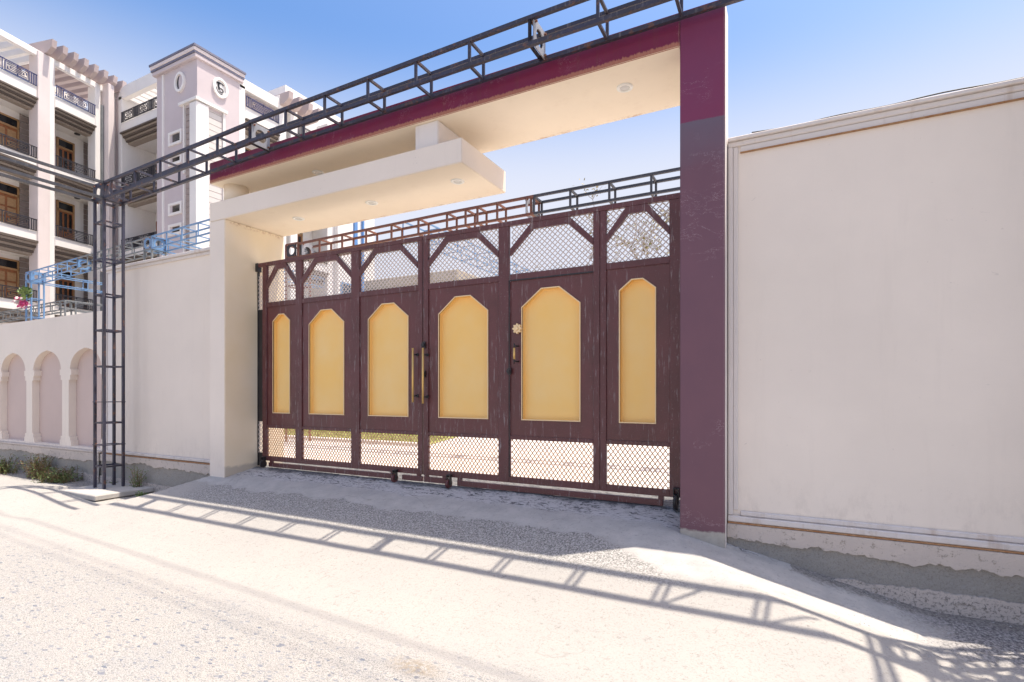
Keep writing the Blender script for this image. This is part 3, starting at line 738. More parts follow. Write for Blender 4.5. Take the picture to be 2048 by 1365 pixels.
aw = thing('boundary_wall', 'low pinkish wall with a row of pointed arch niches, at the far left', 'wall', (-16, 5.6, -1.8))
NX = [-13.20 + 1.63 * (-k) for k in range(0, 8)]
AX0 = -26.5
holes = []
for x0 in NX:
    w_ = 1.25; cx = x0 + w_ / 2; h_ = w_ / 2
    pts = [(cx - h_ + 0.05, -1.13), (cx + h_ - 0.05, -1.13), (cx + h_ - 0.05, -1.02), (cx + h_ - 0.01, -1.02), (cx + h_ - 0.01, -0.94), (cx + h_ + 0.05, -0.94),
           (cx + h_ + 0.05, 0.24), (cx + h_ - 0.005, 0.24), (cx + h_ - 0.005, 0.34), (cx + h_ - 0.05, 0.34), (cx + h_ - 0.05, 0.46), (cx + h_, 0.46)]
    arc = []
    for k in range(1, 16):
        a = k / 16
        arc.append((cx + h_ * math.cos(a * math.pi / 2) ** 0.9 , 0.46 + 0.40 * math.sin(a * math.pi / 2) ** 1.08 + 0.02 * a ** 6))
    pts += arc + [(cx, 0.885)] + [(2 * cx - a_, b_) for a_, b_ in reversed(arc)]
    pts += [(2 * cx - a_, b_) for a_, b_ in reversed(pts[2:12])]
    holes.append(pts)
plate('arcade_face', 'wall_plaster', aw, [(AX0, -1.13 - 0.04), (-11.932, -1.17), (-11.932, 1.58), (AX0, 1.58)], holes, 5.47, 5.60)
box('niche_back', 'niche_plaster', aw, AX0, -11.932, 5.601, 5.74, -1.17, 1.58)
box('niche_ledge', 'peeling_paint', aw, AX0, -11.932, 5.40, 5.60, -1.215, -1.172, 0.01)
plinth(aw, AX0, -11.932, -1.216, 12.7, 5.43)

# ------------------------------------------------------------------ steel trusses
def ring(parent, corners, th, mat, name='rung'):
    for k in range(4): bar(name, mat, parent, corners[k], corners[(k + 1) % 4], th)
def truss(parent, p0, p1, side, up, w, h, n, mat, th=0.042, rth=0.028, first=None):
    """p0,p1: front-bottom corner line ends; side/up unit vectors; n bays"""
    p0, p1, side, up = map(Vector, (p0, p1, side, up))
    offs = [Vector((0, 0, 0)), side * w, side * w + up * h, up * h]
    for o_ in offs: bar('chord', mat, parent, p0 + o_, p1 + o_, th)
    for k in range(n + 1):
        if first is None:
            q = p0 + (p1 - p0) * (k / n)
        else:
            q = p0 + (p1 - p0).normalized() * (first[0] + k * first[1])
        cs = [q + o_ for o_ in offs]
        ring(parent, cs, rth, mat)
def endplate(parent, c, nrm, size, mat='plate_grey', th=0.012, bolts=True):
    """square plate with a round hole; nrm 'x','y' or 'z'"""
    c = Vector(c); s_ = size / 2
    conv = {'y': lambda x, y, z: (c.x + x, c.y + y, c.z + z), 'x': lambda x, y, z: (c.x + y, c.y + x, c.z + z), 'z': lambda x, y, z: (c.x + x, c.y + z, c.z + y)}[nrm]
    o = plate('end_plate', mat, parent, rect(-s_, s_, -s_, s_), [circ(0, 0, s_ * 0.62, 20)], -th / 2, th / 2, conv)
    if bolts:
        for a in (-1, 1):
            for b in (-1, 1):
                q0 = Vector(conv(a * s_ * 0.78, -0.03, b * s_ * 0.78)); q1 = Vector(conv(a * s_ * 0.78, 0.03, b * s_ * 0.78))
                cyl('bolt', 'truss_rusty', o, q0, q1, 0.012, n=6, smooth=False)
    return o
TW, TH = 0.30, 0.27
front = thing('truss_frame', 'dark steel box truss tower and boom standing in the street in front of the gateway', 'truss', (-10.78, 5.05, -1.72))
nodes = [-2.35 + 0.73 * k for k in range(-11, 7)]
# boom: left length sags towards the tower
truss(front, (-10.62, 4.9, 3.385), (-6.73, 4.9, 3.515), (0, 1, 0), (0, 0, 1), TW, TH, 5, 'truss_dark', first=(0.24, 0.73))
truss(front, (-6.73, 4.9, 3.527), (-2.35, 4.9, 3.567), (0, 1, 0), (0, 0, 1), TW, TH, 6, 'truss_dark')
truss(front, (-2.35, 4.9, 3.567), (2.02, 4.9, 3.567), (0, 1, 0), (0, 0, 1), TW, TH, 6, 'truss_dark')
endplate(front, (-6.70, 5.05, 3.655), 'x', 0.29); endplate(front, (-2.31, 5.05, 3.70), 'x', 0.29)
def tower(parent, x0, y0, w, d, zb, zt, mat, zs, th=0.04, flanges=(), plates=True, boxh=0.27, pm='truss_dark'):
    for a in (0, 1):
        for b in (0, 1): bar('leg', mat, parent, (x0 + a * w, y0 + b * d, zb), (x0 + a * w, y0 + b * d, zt), th)
    for z in zs:
        ring(parent, [Vector((x0, y0, z)), Vector((x0 + w, y0, z)), Vector((x0 + w, y0 + d, z)), Vector((x0, y0 + d, z))], 0.028, mat)
    for z in flanges: endplate(parent, (x0 + w / 2, y0 + d / 2, z), 'z', w + 0.05, mat)
    for z in (zt, zt - boxh):
        ring(parent, [Vector((x0, y0, z)), Vector((x0 + w, y0, z)), Vector((x0 + w, y0 + d, z)), Vector((x0, y0 + d, z))], th * 0.95, mat)
    if plates:
        endplate(parent, (x0 + w / 2, y0 - 0.012, zt - boxh / 2), 'y', boxh, pm)
        endplate(parent, (x0 + w + 0.012, y0 + d / 2, zt - boxh / 2), 'x', boxh, pm)
        endplate(parent, (x0 + w / 2, y0 + d / 2, zt - boxh - 0.02), 'z', w, pm)
TZ = [2.99, 2.33, 1.71, 1.08, 0.44, -0.56, -1.33]
tower(front, -10.93, 4.9, 0.31, 0.30, -1.71, 3.655, 'truss_dark', TZ, flanges=(-0.19, -0.95))
tower(front, 2.02, 4.9, 0.31, 0.30, -1.75, 3.84, 'truss_dark', [3.1, 2.4, 1.8, 1.1, 0.45, -0.5, -1.3], flanges=(-0.19,))
for k in range(8):       # diagonal bracing of the far right tower
    z = -1.6 + k * 0.64; s_ = k % 2
    bar('brace', 'truss_dark', front, (2.02 + 0.31 * s_, 4.9, z), (2.33 - 0.31 * s_, 4.9, z + 0.62), 0.028)
    bar('brace', 'truss_dark', front, (2.02 + 0.31 * (1 - s_), 5.2, z), (2.33 - 0.31 * (1 - s_), 5.2, z + 0.62), 0.028)
    bar('brace', 'truss_dark', front, (2.33, 4.9 + 0.3 * s_, z), (2.33, 5.2 - 0.3 * s_, z + 0.62), 0.028)
bar('brace', 'truss_dark', front, (0.57, 4.9, 3.55), (0.86, 5.2, 3.55), 0.03)
bar('brace', 'truss_dark', front, (1.30, 4.9, 3.55), (1.62, 5.08, 3.55), 0.03)
# booms crossing the street
truss(front, (-10.93, 4.9, 3.385), (-10.93, -1.4, 3.45), (1, 0, 0), (0, 0, 1), 0.31, TH, 5, 'truss_black', first=(1.45, 1.2))
truss(front, (2.02, 4.9, 3.57), (2.02, -1.4, 3.57), (1, 0, 0), (0, 0, 1), 0.31, TH, 8, 'truss_dark')
tower(front, -10.93, -1.7, 0.31, 0.30, -1.80, 3.70, 'truss_dark', TZ, plates=False)
tower(front, 2.02, -1.7, 0.31, 0.30, -1.80, 3.84, 'truss_dark', TZ, plates=False)
base = box('base_slab', 'slab_concrete', front, -11.25, -10.05, 4.5, 5.42, -1.80, -1.715, 0.012)

back = thing('truss_frame', 'rust brown and black box truss boom inside the court behind the gate', 'truss', (-10.8, 9.15, -1.25))
truss(back, (-10.55, 9.0, 3.27), (-5.9, 9.0, 3.34), (0, 1, 0), (0, 0, 1), 0.36, 0.325, 6, 'truss_rusty', 0.045, 0.035, first=(0.7, 0.73))
truss(back, (-5.9, 9.0, 3.34), (-4.23, 9.0, 3.345), (0, 1, 0), (0, 0, 1), 0.36, 0.325, 2, 'truss_rusty', 0.045, 0.035, first=(0.15, 0.73))
truss(back, (-4.23, 9.0, 3.345), (0.15, 9.0, 3.34), (0, 1, 0), (0, 0, 1), 0.36, 0.325, 6, 'truss_black', 0.045, 0.035)
truss(back, (0.15, 9.0, 3.34), (4.5, 9.0, 3.34), (0, 1, 0), (0, 0, 1), 0.36, 0.325, 6, 'truss_black', 0.045, 0.035)
endplate(back, (-4.4, 9.18, 3.505), 'x', 0.36); endplate(back, (-0.72, 9.18, 3.505), 'x', 0.34, 'truss_black')
tower(back, -11.0, 9.0, 0.42, 0.36, -1.25, 3.62, 'truss_rusty', [2.6, 1.9, 1.2, 0.5, -0.2, -0.9], boxh=0.33, pm='blackened')
tower(back, 4.5, 9.0, 0.36, 0.36, -1.25, 3.66, 'truss_black', [2.6, 1.9, 1.2, 0.5, -0.2, -0.9], boxh=0.33)
endplate(back, (-10.45, 9.18, 3.43), 'x', 0.36)

blue = thing('truss_frame', 'sky blue and grey box truss rising behind the left walls', 'truss', (-14, 7.6, -1.25))
def yb(x): return 7.36 - 0.054 * (x + 11.5)
def zb_(x): return 3.55
for a, b, m_, n_ in ((-21.6, -18.2, 'truss_blue', 5), (-18.2, -14.35, 'truss_grey', 6), (-14.0, -9.2, 'truss_blue', 7)):
    truss(blue, (a, yb(a), zb_(a)), (b, yb(b), zb_(b)), (0.054, 1, 0), (0, 0, 1), 0.33, 0.30, n_, m_, 0.030, 0.022)
endplate(blue, (-18.2, yb(-18.2) + 0.16, 3.7), 'x', 0.33, 'truss_blue')
tower(blue, -14.35, yb(-14.2), 0.33, 0.33, -1.25, 3.85, 'truss_grey', [3.0, 2.4, 1.8, 1.2], boxh=0.3, pm='truss_blue')
tower(blue, -21.95, yb(-21.8), 0.35, 0.33, -1.25, 3.85, 'truss_blue', [3.0, 2.4, 1.8, 1.2], boxh=0.3, pm='truss_blue')
truss(blue, (-14.35, 7.9, 3.55), (-14.35, 13, 3.55), (1, 0, 0), (0, 0, 1), 0.33, 0.30, 6, 'truss_blue', 0.028, 0.020)
truss(blue, (-21.95, 8.3, 3.55), (-21.95, 14.2, 3.55), (1, 0, 0), (0, 0, 1), 0.33, 0.30, 5, 'truss_blue', 0.028, 0.020)
low = thing('truss_frame', 'dark grey low box truss between the blue tower and the apartments', 'truss', (-22, 8.8, -1.25))
truss(low, (-30, 9.2, 2.8), (-22.2, 8.9, 2.8), (0, 1, 0), (0, 0, 1), 0.3, 0.3, 11, 'truss_grey', 0.036, 0.026)
truss(low, (-22.1, 9.2, 2.8), (-22.1, 13.4, 2.8), (1, 0, 0), (0, 0, 1), 0.3, 0.3, 4, 'truss_grey', 0.036, 0.026)
tower(low, -22.1, 8.9, 0.3, 0.3, -1.25, 3.1, 'truss_grey', [1.8, 1.2, 0.6], plates=False)
blue2 = thing('truss_frame', 'pale blue box truss running back from the rusty boom over the court', 'truss', (-7.4, 14, -1.25))
for x_, z_ in ((-7.75, 3.5),):
    truss(blue2, (x_, 9.5, z_), (x_, 24, z_), (1, 0, 0), (0, 0, 1), 0.42, 0.36, 18, 'truss_blue', 0.028, 0.020)
tower(blue2, -7.75, 23.8, 0.42, 0.42, -1.25, 3.86, 'truss_blue', [2.6, 1.9, 1.2, 0.5], plates=False)
cyl('spotlight', 'cable_black', blue2, (-7.35, 14.9, 3.42), (-7.25, 14.9, 3.1), 0.07, 0.10)

# artificial flowers on the blue tower
fl = thing('flower_garland', 'pink and white flowers with green leaves tied to the blue truss tower', 'flowers', (-21.7, 7.8, 2.3))
def blob(name, mat, parent, c, r, n, size, seed, kind=None):
    rg = random.Random(seed); vs_, fs = [], []
    for k in range(n):
        d = Vector((rg.gauss(0, 1), rg.gauss(0, 1), rg.gauss(0, 1))).normalized() * r * rg.uniform(0.3, 1)
        q = Vector(c) + d; a = Vector((rg.gauss(0, 1), rg.gauss(0, 1), rg.gauss(0, 1))).normalized(); b = a.orthogonal().normalized(); c2 = a.cross(b)
        s_ = size * rg.uniform(0.6, 1.2); i = len(vs_)
        vs_ += [q - b * s_, q - c2 * s_ * 0.5 + a * s_ * 0.2, q + b * s_, q + c2 * s_ * 0.5 + a * s_ * 0.2]; fs.append((i, i + 1, i + 2, i + 3))
    return meshobj(name, mat, parent, vs_, fs, kind=kind)
zf = (783 - 603) / 1056 * 17.0
blob('blossom', 'flower_pink', fl, (-21.95, 7.75, zf), 0.15, 60, 0.07, 1)
blob('blossom', 'flower_pink', fl, (-21.6, 7.70, zf - 0.1), 0.17, 60, 0.07, 2)
blob('blossom', 'flower_white', fl, (-21.75, 7.68, zf - 0.02), 0.14, 40, 0.08, 3)
blob('leaves', 'leaf_green', fl, (-21.45, 7.7, zf + 0.22), 0.2, 60, 0.10, 4)

# ------------------------------------------------------------------ apartment building
class Facade:
    def __init__(s, o, ang, sub=None):
        s.o = Vector((o[0], o[1], 0)); s.ang = ang
        s.D = Vector((math.cos(ang), math.sin(ang), 0)); s.N = Vector((s.D.y, -s.D.x, 0))   # N points to the right-hand side of D
    def P(s, a, d, z): return s.o + s.D * a + s.N * d + Vector((0, 0, z))
    def box(s, name, mat, parent, a0, a1, d0, d1, z0, z1, bev=0.0):
        c = s.P((a0 + a1) / 2, (d0 + d1) / 2, (z0 + z1) / 2)
        o = bpy.data.objects.new(name, cube_mesh((abs(a1 - a0), abs(d1 - d0), abs(z1 - z0)), bev, mat)); C.objects.link(o)
        m = Matrix.Rotation(s.ang, 4, 'Z'); m.translation = c; setw(o, m, parent); return o
    def conv(s, x, y, z): return s.P(x, -y, z)     # plate helper: y grows away from viewer
apt = thing('apartment_building', 'white and lilac apartment block with balconies, roof pergolas and a square stair tower', 'building', (-27, 15.5, -1.25))
FL = Facade((-29.9, 12.6), R(103))         # left wing, faces the court
FR = Facade((-30.1, 14.5), 0.0)            # recessed bay, faces the street
FT = Facade((-25.75, 14.0), 0.0)           # stair tower front
FS = Facade((-22.72, 14.0), R(90))         # right flank of the tower and the wing beyond

def rail_mesh(F, a0, a1, z0, z1, mat, parent, d=0.03):
    bm = bmesh.new()
    def seg(x0, x1, y0, y1):
        r_ = bmesh.ops.create_cube(bm, size=1)
        for v in r_['verts']:
            v.co = F.P((x0 + x1) / 2 + v.co.x * (x1 - x0), d + v.co.y * 0.03, (y0 + y1) / 2 + v.co.z * (y1 - y0))
    t_ = 0.028
    seg(a0, a1, z1 - 0.04, z1); seg(a0, a1, z0, z0 + 0.03)
    L = a1 - a0; n = max(1, round(L / 1.35)); w_ = L / n; H = z1 - z0
    for k in range(n):
        s0 = a0 + k * w_
        for j in range(3):
            seg(s0 + 0.02 + j * 0.09, s0 + 0.02 + j * 0.09 + t_, z0, z1); seg(s0 + w_ - 0.05 - j * 0.09, s0 + w_ - 0.05 - j * 0.09 + t_, z0, z1)
        e0, e1 = s0 + 0.30, s0 + w_ - 0.30
        if e1 - e0 < 0.2: continue
        for j in range(3):
            i = j * 0.075; x0, x1, y0, y1 = e0 + i * 1.3, e1 - i * 1.3, z0 + 0.05 + i, z1 - 0.07 - i
            if x1 - x0 < 0.1 or y1 - y0 < 0.05: break
            seg(x0, x1, y1 - t_ * 0.8, y1); seg(x0, x1, y0, y0 + t_ * 0.8)
            if j % 2 == 0: seg(x0, x0 + t_, y0, y1); seg(x1 - t_, x1, y0, y1)
            else: seg(x0, x0 + t_, y0, (y0 + y1) / 2); seg(x1 - t_, x1, (y0 + y1) / 2, y1)
        seg((e0 + e1) / 2, (e0 + e1) / 2 + t_, z1 - 0.12, z1); seg((e0 + e1) / 2, (e0 + e1) / 2 + t_, z0, z0 + 0.12)
    return from_bm('railing', mat, parent, bm)
def fascia(F, a0, a1, zt, zb, parent, steps=6, din=0.42):
    h_ = (zt - zb) / steps
    for k in range(steps):
        F.box('fascia_band', 'fascia_light' if k % 2 else 'fascia_brown', parent, a0, a1, -0.6, 0.10 - din * k / steps - (0.03 if k % 2 else 0), zt - h_ * (k + 1) + 0.004, zt - h_ * k)
def balcony(F, a0, a1, zr, zp, zf, zb, parent, depth=1.2, railmat='rail_black', back0=None, back1=None):
    """zr rail top, zp parapet top, zf fascia top, zb fascia bottom"""
    F.box('parapet', 'building_white', parent, a0, a1, -0.12, 0.0, zf, zp, 0.01)
    rail_mesh(F, a0 + 0.01, a1 - 0.01, zp, zr, railmat, parent)
    fascia(F, a0, a1, zf, zb, parent)
    F.box('balcony_slab', 'building_white', parent, back0 if back0 is not None else a0, back1 if back1 is not None else a1, -depth, -0.605, zb + 0.03, zf - 0.12)
def door(F, a0, a1, z0, z1, d, parent, panes=3, wood='door_wood'):
    f = F.box('door', wood, parent, a0, a1, d, d + 0.05, z0, z1)
    tz = z1 - 0.42
    for x0, x1, y0, y1 in ((a0, a1, z1 - 0.07, z1), (a0, a0 + 0.07, z0, z1), (a1 - 0.07, a1, z0, z1), (a0, a1, tz - 0.05, tz + 0.03)):
        F.box('door_frame', 'door_trim', f, x0 - 0.001, x1 + 0.001, d + 0.04, d + 0.085, y0, y1)
    F.box('pane', 'dark_glass', f, a0 + 0.08, a1 - 0.08, d + 0.05, d + 0.06, tz + 0.03, z1 - 0.07)
    w_ = (a1 - a0 - 0.14) / panes
    if panes == 3:
        for k in range(3): F.box('pane', 'dark_glass', f, a0 + 0.07 + w_ * k + 0.05, a0 + 0.07 + w_ * (k + 1) - 0.05, d + 0.05, d + 0.062, z0 + 1.0, tz - 0.12)
    else:
        for k in range(2):
            for j in range(4):
                F.box('door_panel', 'door_trim', f, a0 + 0.07 + w_ * k + 0.05, a0 + 0.07 + w_ * (k + 1) - 0.05, d + 0.05, d + 0.07, z0 + 0.1 + j * (tz - z0 - 0.2) / 4, z0 + 0.1 + (j + 0.82) * (tz - z0 - 0.2) / 4)
def siding(F, a0, a1, z0, z1, d, parent, mat='siding_taupe', pitch=0.27):
    z = z0
    while z < z1 - 0.03:
        F.box('siding_board', mat, parent, a0, a1, d, d + 0.03, z, min(z + pitch - 0.025, z1)); z += pitch

# left wing
ROWS = [(14.03, 13.52, 13.0, 12.55), (10.82, 10.32, 9.97, 9.42), (7.62, 7.1, 6.66, 6.05), (4.47, 3.93, 3.5, 2.95)]
BD = -1.25
FL.box('wall', 'building_white', apt, -6.5, 2.5, BD - 0.3, BD, -1.25, 13.0)
FL.box('party_wall', 'building_white', apt, -0.95, -0.885, BD, -0.3, -1.25, 12.6)
FL.box('party_wall', 'building_white', apt, 2.0, 2.1, BD, -0.3, -1.25, 12.6)
for i, (zr, zp, zf, zb) in enumerate(ROWS):
    rm = 'rail_navy' if i == 0 else 'rail_black'
    balcony(FL, -6.2, -1.62, zr, zp, zf, zb, apt, depth=1.25, railmat=rm, back1=-0.95)
    balcony(FL, -0.87, 0.93, zr, zp, zf, zb, apt, depth=1.25, railmat=rm, back1=2.0)
    fl_ = zf - 3.2
    if i < 3:
        ztop = fl_ + 2.42
        door(FL, -2.55, -1.55, fl_, ztop, BD, apt, panes=2)
        door(FL, 0.02, 0.82, fl_, ztop, BD, apt, panes=3)
        siding(FL, -1.5, -0.96, fl_, zb, BD, apt)
        siding(FL, 1.3, 1.72, fl_, zb, BD, apt)
        dl = cyl('ceiling_light', 'cable_black', apt, FL.P(0.6, -0.7, zb + 0.02), FL.P(0.6, -0.7, zb - 0.02), 0.12)
FL.box('pier', 'building_pink', apt, -1.61, -1.12, -0.5, 0.06, -1.25, 15.15, 0.02)
FL.box('pier', 'building_white', apt, -1.115, -0.88, -0.5, 0.0, -1.25, 15.15, 0.02)
FL.box('pier', 'building_white', apt, 0.94, 1.20, -0.5, 0.0, -1.25, 15.0, 0.02)
bar('drainpipe', 'truss_grey', apt, FL.P(1.25, 0.02, 2), FL.P(1.25, 0.02, 14.2), 0.09)
FL.box('pier', 'building_pink', apt, 1.32, 1.62, -0.3, 0.35, -1.25, 15.3, 0.02)
FL.box('pier', 'building_white', apt, 1.63, 1.98, -0.4, -0.02, -1.25, 15.2, 0.02)
FL.box('pier', 'tower_lilac', apt, 1.99, 2.36, -0.3, 0.30, -1.25, 15.4, 0.02)
# roof pergola of the left wing
FL.box('pergola_beam', 'building_white', apt, -6.2, 2.3, -0.22, -0.02, 14.92, 15.2, 0.02)
FL.box('pergola_beam', 'building_white', apt, -6.2, 2.3, -2.6, -2.4, 14.92, 15.2, 0.02)
for k in range(18):
    a = -6.05 + k * 0.47
    if a < -1.3:
        FL.box('pergola_rafter', 'building_white', apt, a, a + 0.16, -2.6, -0.23, 14.95, 15.28, 0.01)
def rafter(F, a, w_=0.20, d0=-2.6, d1=0.5, z0=15.2, z1=15.75):
    # profile in (d,z): raking cut at the tip
    prof = [(d0, z0), (d1 - 0.35, z0), (d1 - 0.05, z0 + 0.22), (d1, z1), (d0, z1)]
    vs_ = [F.P(a, d, z) for d, z in prof] + [F.P(a + w_, d, z) for d, z in prof]; n = 5
    fs = [tuple(range(n)), tuple(range(2 * n - 1, n - 1, -1))] + [(k, n + k, n + (k + 1) % n, (k + 1) % n) for k in range(n)]
    meshobj('pergola_rafter', 'rafter_pink', apt, vs_, fs)
for k in range(8): rafter(FL, -1.33 + k * 0.467)
# sloping parapet at the far left
# recessed bay
FR.box('wall', 'building_white', apt, -0.2, 4.6, -1.9, -1.6, -1.25, 13.0)
for i, (zr, zp, zf, zb) in enumerate(ROWS):
    balcony(FR, 0.35, 4.34, zr, zp, zf, zb, apt, depth=1.55)
    fl_ = zf - 3.2
    if i < 3:
        FR.box('column', 'column_brown' if i else 'building_white', apt, 2.75, 3.2, -1.6, -1.2, fl_, zb)
        w_ = FR.box('window', 'door_wood', apt, 1.55, 2.25, -1.6, -1.55, fl_ + 0.9, fl_ + 1.7)
        FR.box('pane', 'dark_glass', w_, 1.62, 2.18, -1.56, -1.54, fl_ + 0.97, fl_ + 1.63)
        FR.box('door', 'door_wood', apt, 0.5, 1.15, -1.6, -1.54, fl_, fl_ + 2.2)
        FR.box('door', 'door_wood', apt, 3.5, 4.0, -1.6, -1.54, fl_, fl_ + 2.2)
FR.box('pier', 'building_white', apt, 0.0, 0.34, -1.6, 0.0, -1.25, 14.9, 0.02)
# curved parapet / pergola over the bay
pr = [(0.05, 14.75), (4.35, 14.75), (4.35, 15.35), (0.6, 15.35), (0.35, 15.3), (0.15, 15.15), (0.05, 14.95)]
plate('pergola_beam', 'building_white', apt, pr, [], 0.0, 0.25, FR.conv)
for k in range(9): FR.box('pergola_rafter', 'building_white', apt, 0.4 + k * 0.45, 0.52 + k * 0.45, -2.2, -0.26, 14.8, 15.1)
# stair tower
FT.box('tower_shaft', 'tower_lilac', apt, 0.0, 3.03, -2.0, 0.0, -1.25, 14.45)
FT.box('cornice', 'tower_lilac', apt, -0.12, 3.13, -2.15, 0.15, 14.45, 14.62, 0.02)
FT.box('cornice', 'cornice_slate', apt, -0.16, 3.15, -2.17, 0.19, 14.62, 14.70)
FT.box('cornice', 'building_pink', apt, -0.18, 3.17, -2.2, 0.22, 14.70, 14.86, 0.02)
FT.box('cornice', 'cornice_slate', apt, -0.22, 3.21, -2.22, 0.24, 14.86, 14.95)
FT.box('pilaster', 'building_white', apt, 0.48, 0.58, 0.0, 0.05, 2.0, 14.4)
def oval(F, a, z, parent, emblem=False):
    outer = circ(a, z, 0.36, 28, 0.44)[:]; inner = circ(a, z, 0.25, 28, 0.33)
    o = plate('oval_frame', 'building_white', parent, outer, [inner], -0.09, 0.0, F.conv)
    plate('oval_disc', 'tower_lilac' if not emblem else 'building_white', o, circ(a, z, 0.252, 28, 0.332), [], -0.03, 0.0, F.conv)
    return o
ov = oval(FT, 1.84, 13.72, apt)
cres = [(1.84 + 0.235 * math.cos(t_), 13.72 + 0.315 * math.sin(t_)) for t_ in [math.pi * (0.5 + k / 12) for k in range(13)]] + [(1.84 + 0.12 * math.cos(t_) , 13.72 + 0.315 * math.sin(t_)) for t_ in [math.pi * (1.5 - k / 12) for k in range(1, 12)]]
plate('oval_slot', 'emblem_black', ov, cres, [], -0.035, -0.031, FT.conv)
ov2 = oval(FS, 1.03, 13.68, apt, True)
def stroke(F, pts, w_, parent):
    fat = strip_poly(pts, w_)
    plate('emblem', 'emblem_black', parent, fat, [], -0.05, -0.031, F.conv)
cx, cz = 1.03, 13.68
stroke(FS, [(cx - 0.19, cz + 0.20), (cx - 0.02, cz + 0.25), (cx + 0.0, cz + 0.20)], 0.07, ov2)
stroke(FS, [(cx - 0.12, cz + 0.20), (cx - 0.13, cz + 0.03), (cx - 0.08, cz - 0.12)], -0.06, ov2)
sp = [(cx + 0.05 + 0.10 * math.cos(a), cz + 0.09 + 0.10 * math.sin(a)) for a in [R(30 + 24 * k) for k in range(10)]]
sp += [(cx + 0.05 + 0.11 * math.cos(a), cz - 0.10 + 0.11 * math.sin(a)) for a in [R(85 - 26 * k) for k in range(10)]]
stroke(FS, sp, 0.045, ov2)
stroke(FS, [(cx - 0.19, cz - 0.02), (cx - 0.12, cz - 0.18), (cx + 0.0, cz - 0.26), (cx + 0.1, cz - 0.25)], 0.05, ov2)
# corner pilaster with siding both sides
zc0, zc1 = 0.0, 12.75
FT.box('corner_column', 'building_white', apt, 2.66, 3.15, -0.45, 0.12, zc0, 12.55, 0.02)
siding(FT, 2.26, 2.64, zc0, 12.45, 0.0, apt)
FT.box('frame_strip', 'building_white', apt, 2.14, 2.22, 0.0, 0.09, 9.6, 12.75)
FT.box('frame_strip', 'building_white', apt, 2.14, 2.22, 0.0, 0.09, zc0, 9.3)
FT.box('frame_cap', 'building_white', apt, 1.9, 3.22, 0.0, 0.16, 12.6, 12.72)
FS.box('frame_cap', 'building_white', apt, 0.0, 1.32, 0.0, 0.16, 12.6, 12.721)
siding(FS, 0.48, 1.1, zc0, 12.45, 0.0, apt, 'siding_pale')
FS.box('frame_strip', 'building_white', apt, 1.14, 1.24, 0.0, 0.09, zc0, 12.6)
for z0, z1 in ((11.04, 11.65), (10.15, 10.6), (7.9, 8.45), (7.0, 7.5), (4.7, 5.2)):
    f = plate('window', 'building_white', apt, rect(0.95, 1.96, z0, z1), [rect(1.07, 1.84, z0 + 0.11, z1 - 0.11)], -0.05, 0.0, FT.conv)
    FT.box('pane', 'dark_glass', f, 1.22, 1.84, 0.0, 0.006, z0 + 0.11, z1 - 0.13)
    FT.box('reveal', 'tower_lilac', f, 1.07, 1.22, 0.0, 0.008, z0 + 0.11, z1 - 0.11)
# wing beyond the tower
FS.box('wall', 'building_white', apt, 2.0, 9.6, -3.0, -1.2, -1.25, 13.4)
FS.box('pier', 'building_white', apt, 1.98, 2.3, -1.2, 0.0, -1.25, 14.4, 0.02)
for i, (zr, zp, zf, zb) in enumerate(ROWS):
    balcony(FS, 2.3, 4.15, zr - 0.05, zp - 0.05, zf - 0.1, zb - 0.1, apt, railmat='rail_navy' if i == 0 else 'rail_black')
    balcony(FS, 5.3, 7.3, zr - 0.05, zp - 0.05, zf - 0.1, zb - 0.1, apt)
    fl_ = zf - 3.2
    if i < 3:
        door(FS, 2.9, 3.8, fl_, fl_ + 2.3, -1.2, apt); door(FS, 5.7, 6.6, fl_, fl_ + 2.3, -1.2, apt)
for a, b in ((4.16, 4.6), (4.85, 5.29), (7.31, 7.8)): FS.box('pier', 'building_white', apt, a, b, -1.2, 0.02, -1.25, 14.95, 0.02)
FS.box('pergola_beam', 'building_white', apt, 2.0, 4.3, -0.25, 0.0, 14.25, 14.75, 0.02)
for k in range(5): FS.box('pergola_rafter', 'building_pink', apt, 2.4 + k * 0.42, 2.6 + k * 0.42, -2.6, -0.26, 14.3, 14.65)
for k in range(4): rafter(FS, 4.2 + k * 0.62, 0.26, -2.4, 0.7, 14.45, 15.0)
FS.box('roof_room', 'building_white', apt, 5.2, 9.6, -5.5, -0.8, 13.4, 16.2)
FS.box('wall', 'building_white', apt, 7.8, 9.6, -1.2, 0.3, -1.25, 12.2)
for k in range(5): FS.box('cladding_strip', 'blue_cladding', apt, 9.62 + 0.001, 9.75, -0.9 + k * 0.3, -0.75 + k * 0.3, -1.25, 13.6)
w_ = FS.box('window', 'truss_blue', apt, 8.0, 8.9, 0.3, 0.36, 4.2, 6.2); FS.box('pane', 'window_glass', w_, 8.1, 8.8, 0.36, 0.37, 4.3, 6.1)
FS.box('pilaster', 'blue_cladding', apt, 9.0, 9.25, 0.3, 0.4, -1.25, 12.1)
FT.box('main_block', 'building_white', apt, -10, 0.9, -8, -2.25, -1.25, 13.0)
FT.box('main_block', 'building_white', apt, -10, 2.2, -12, -8.01, -1.25, 12.9)

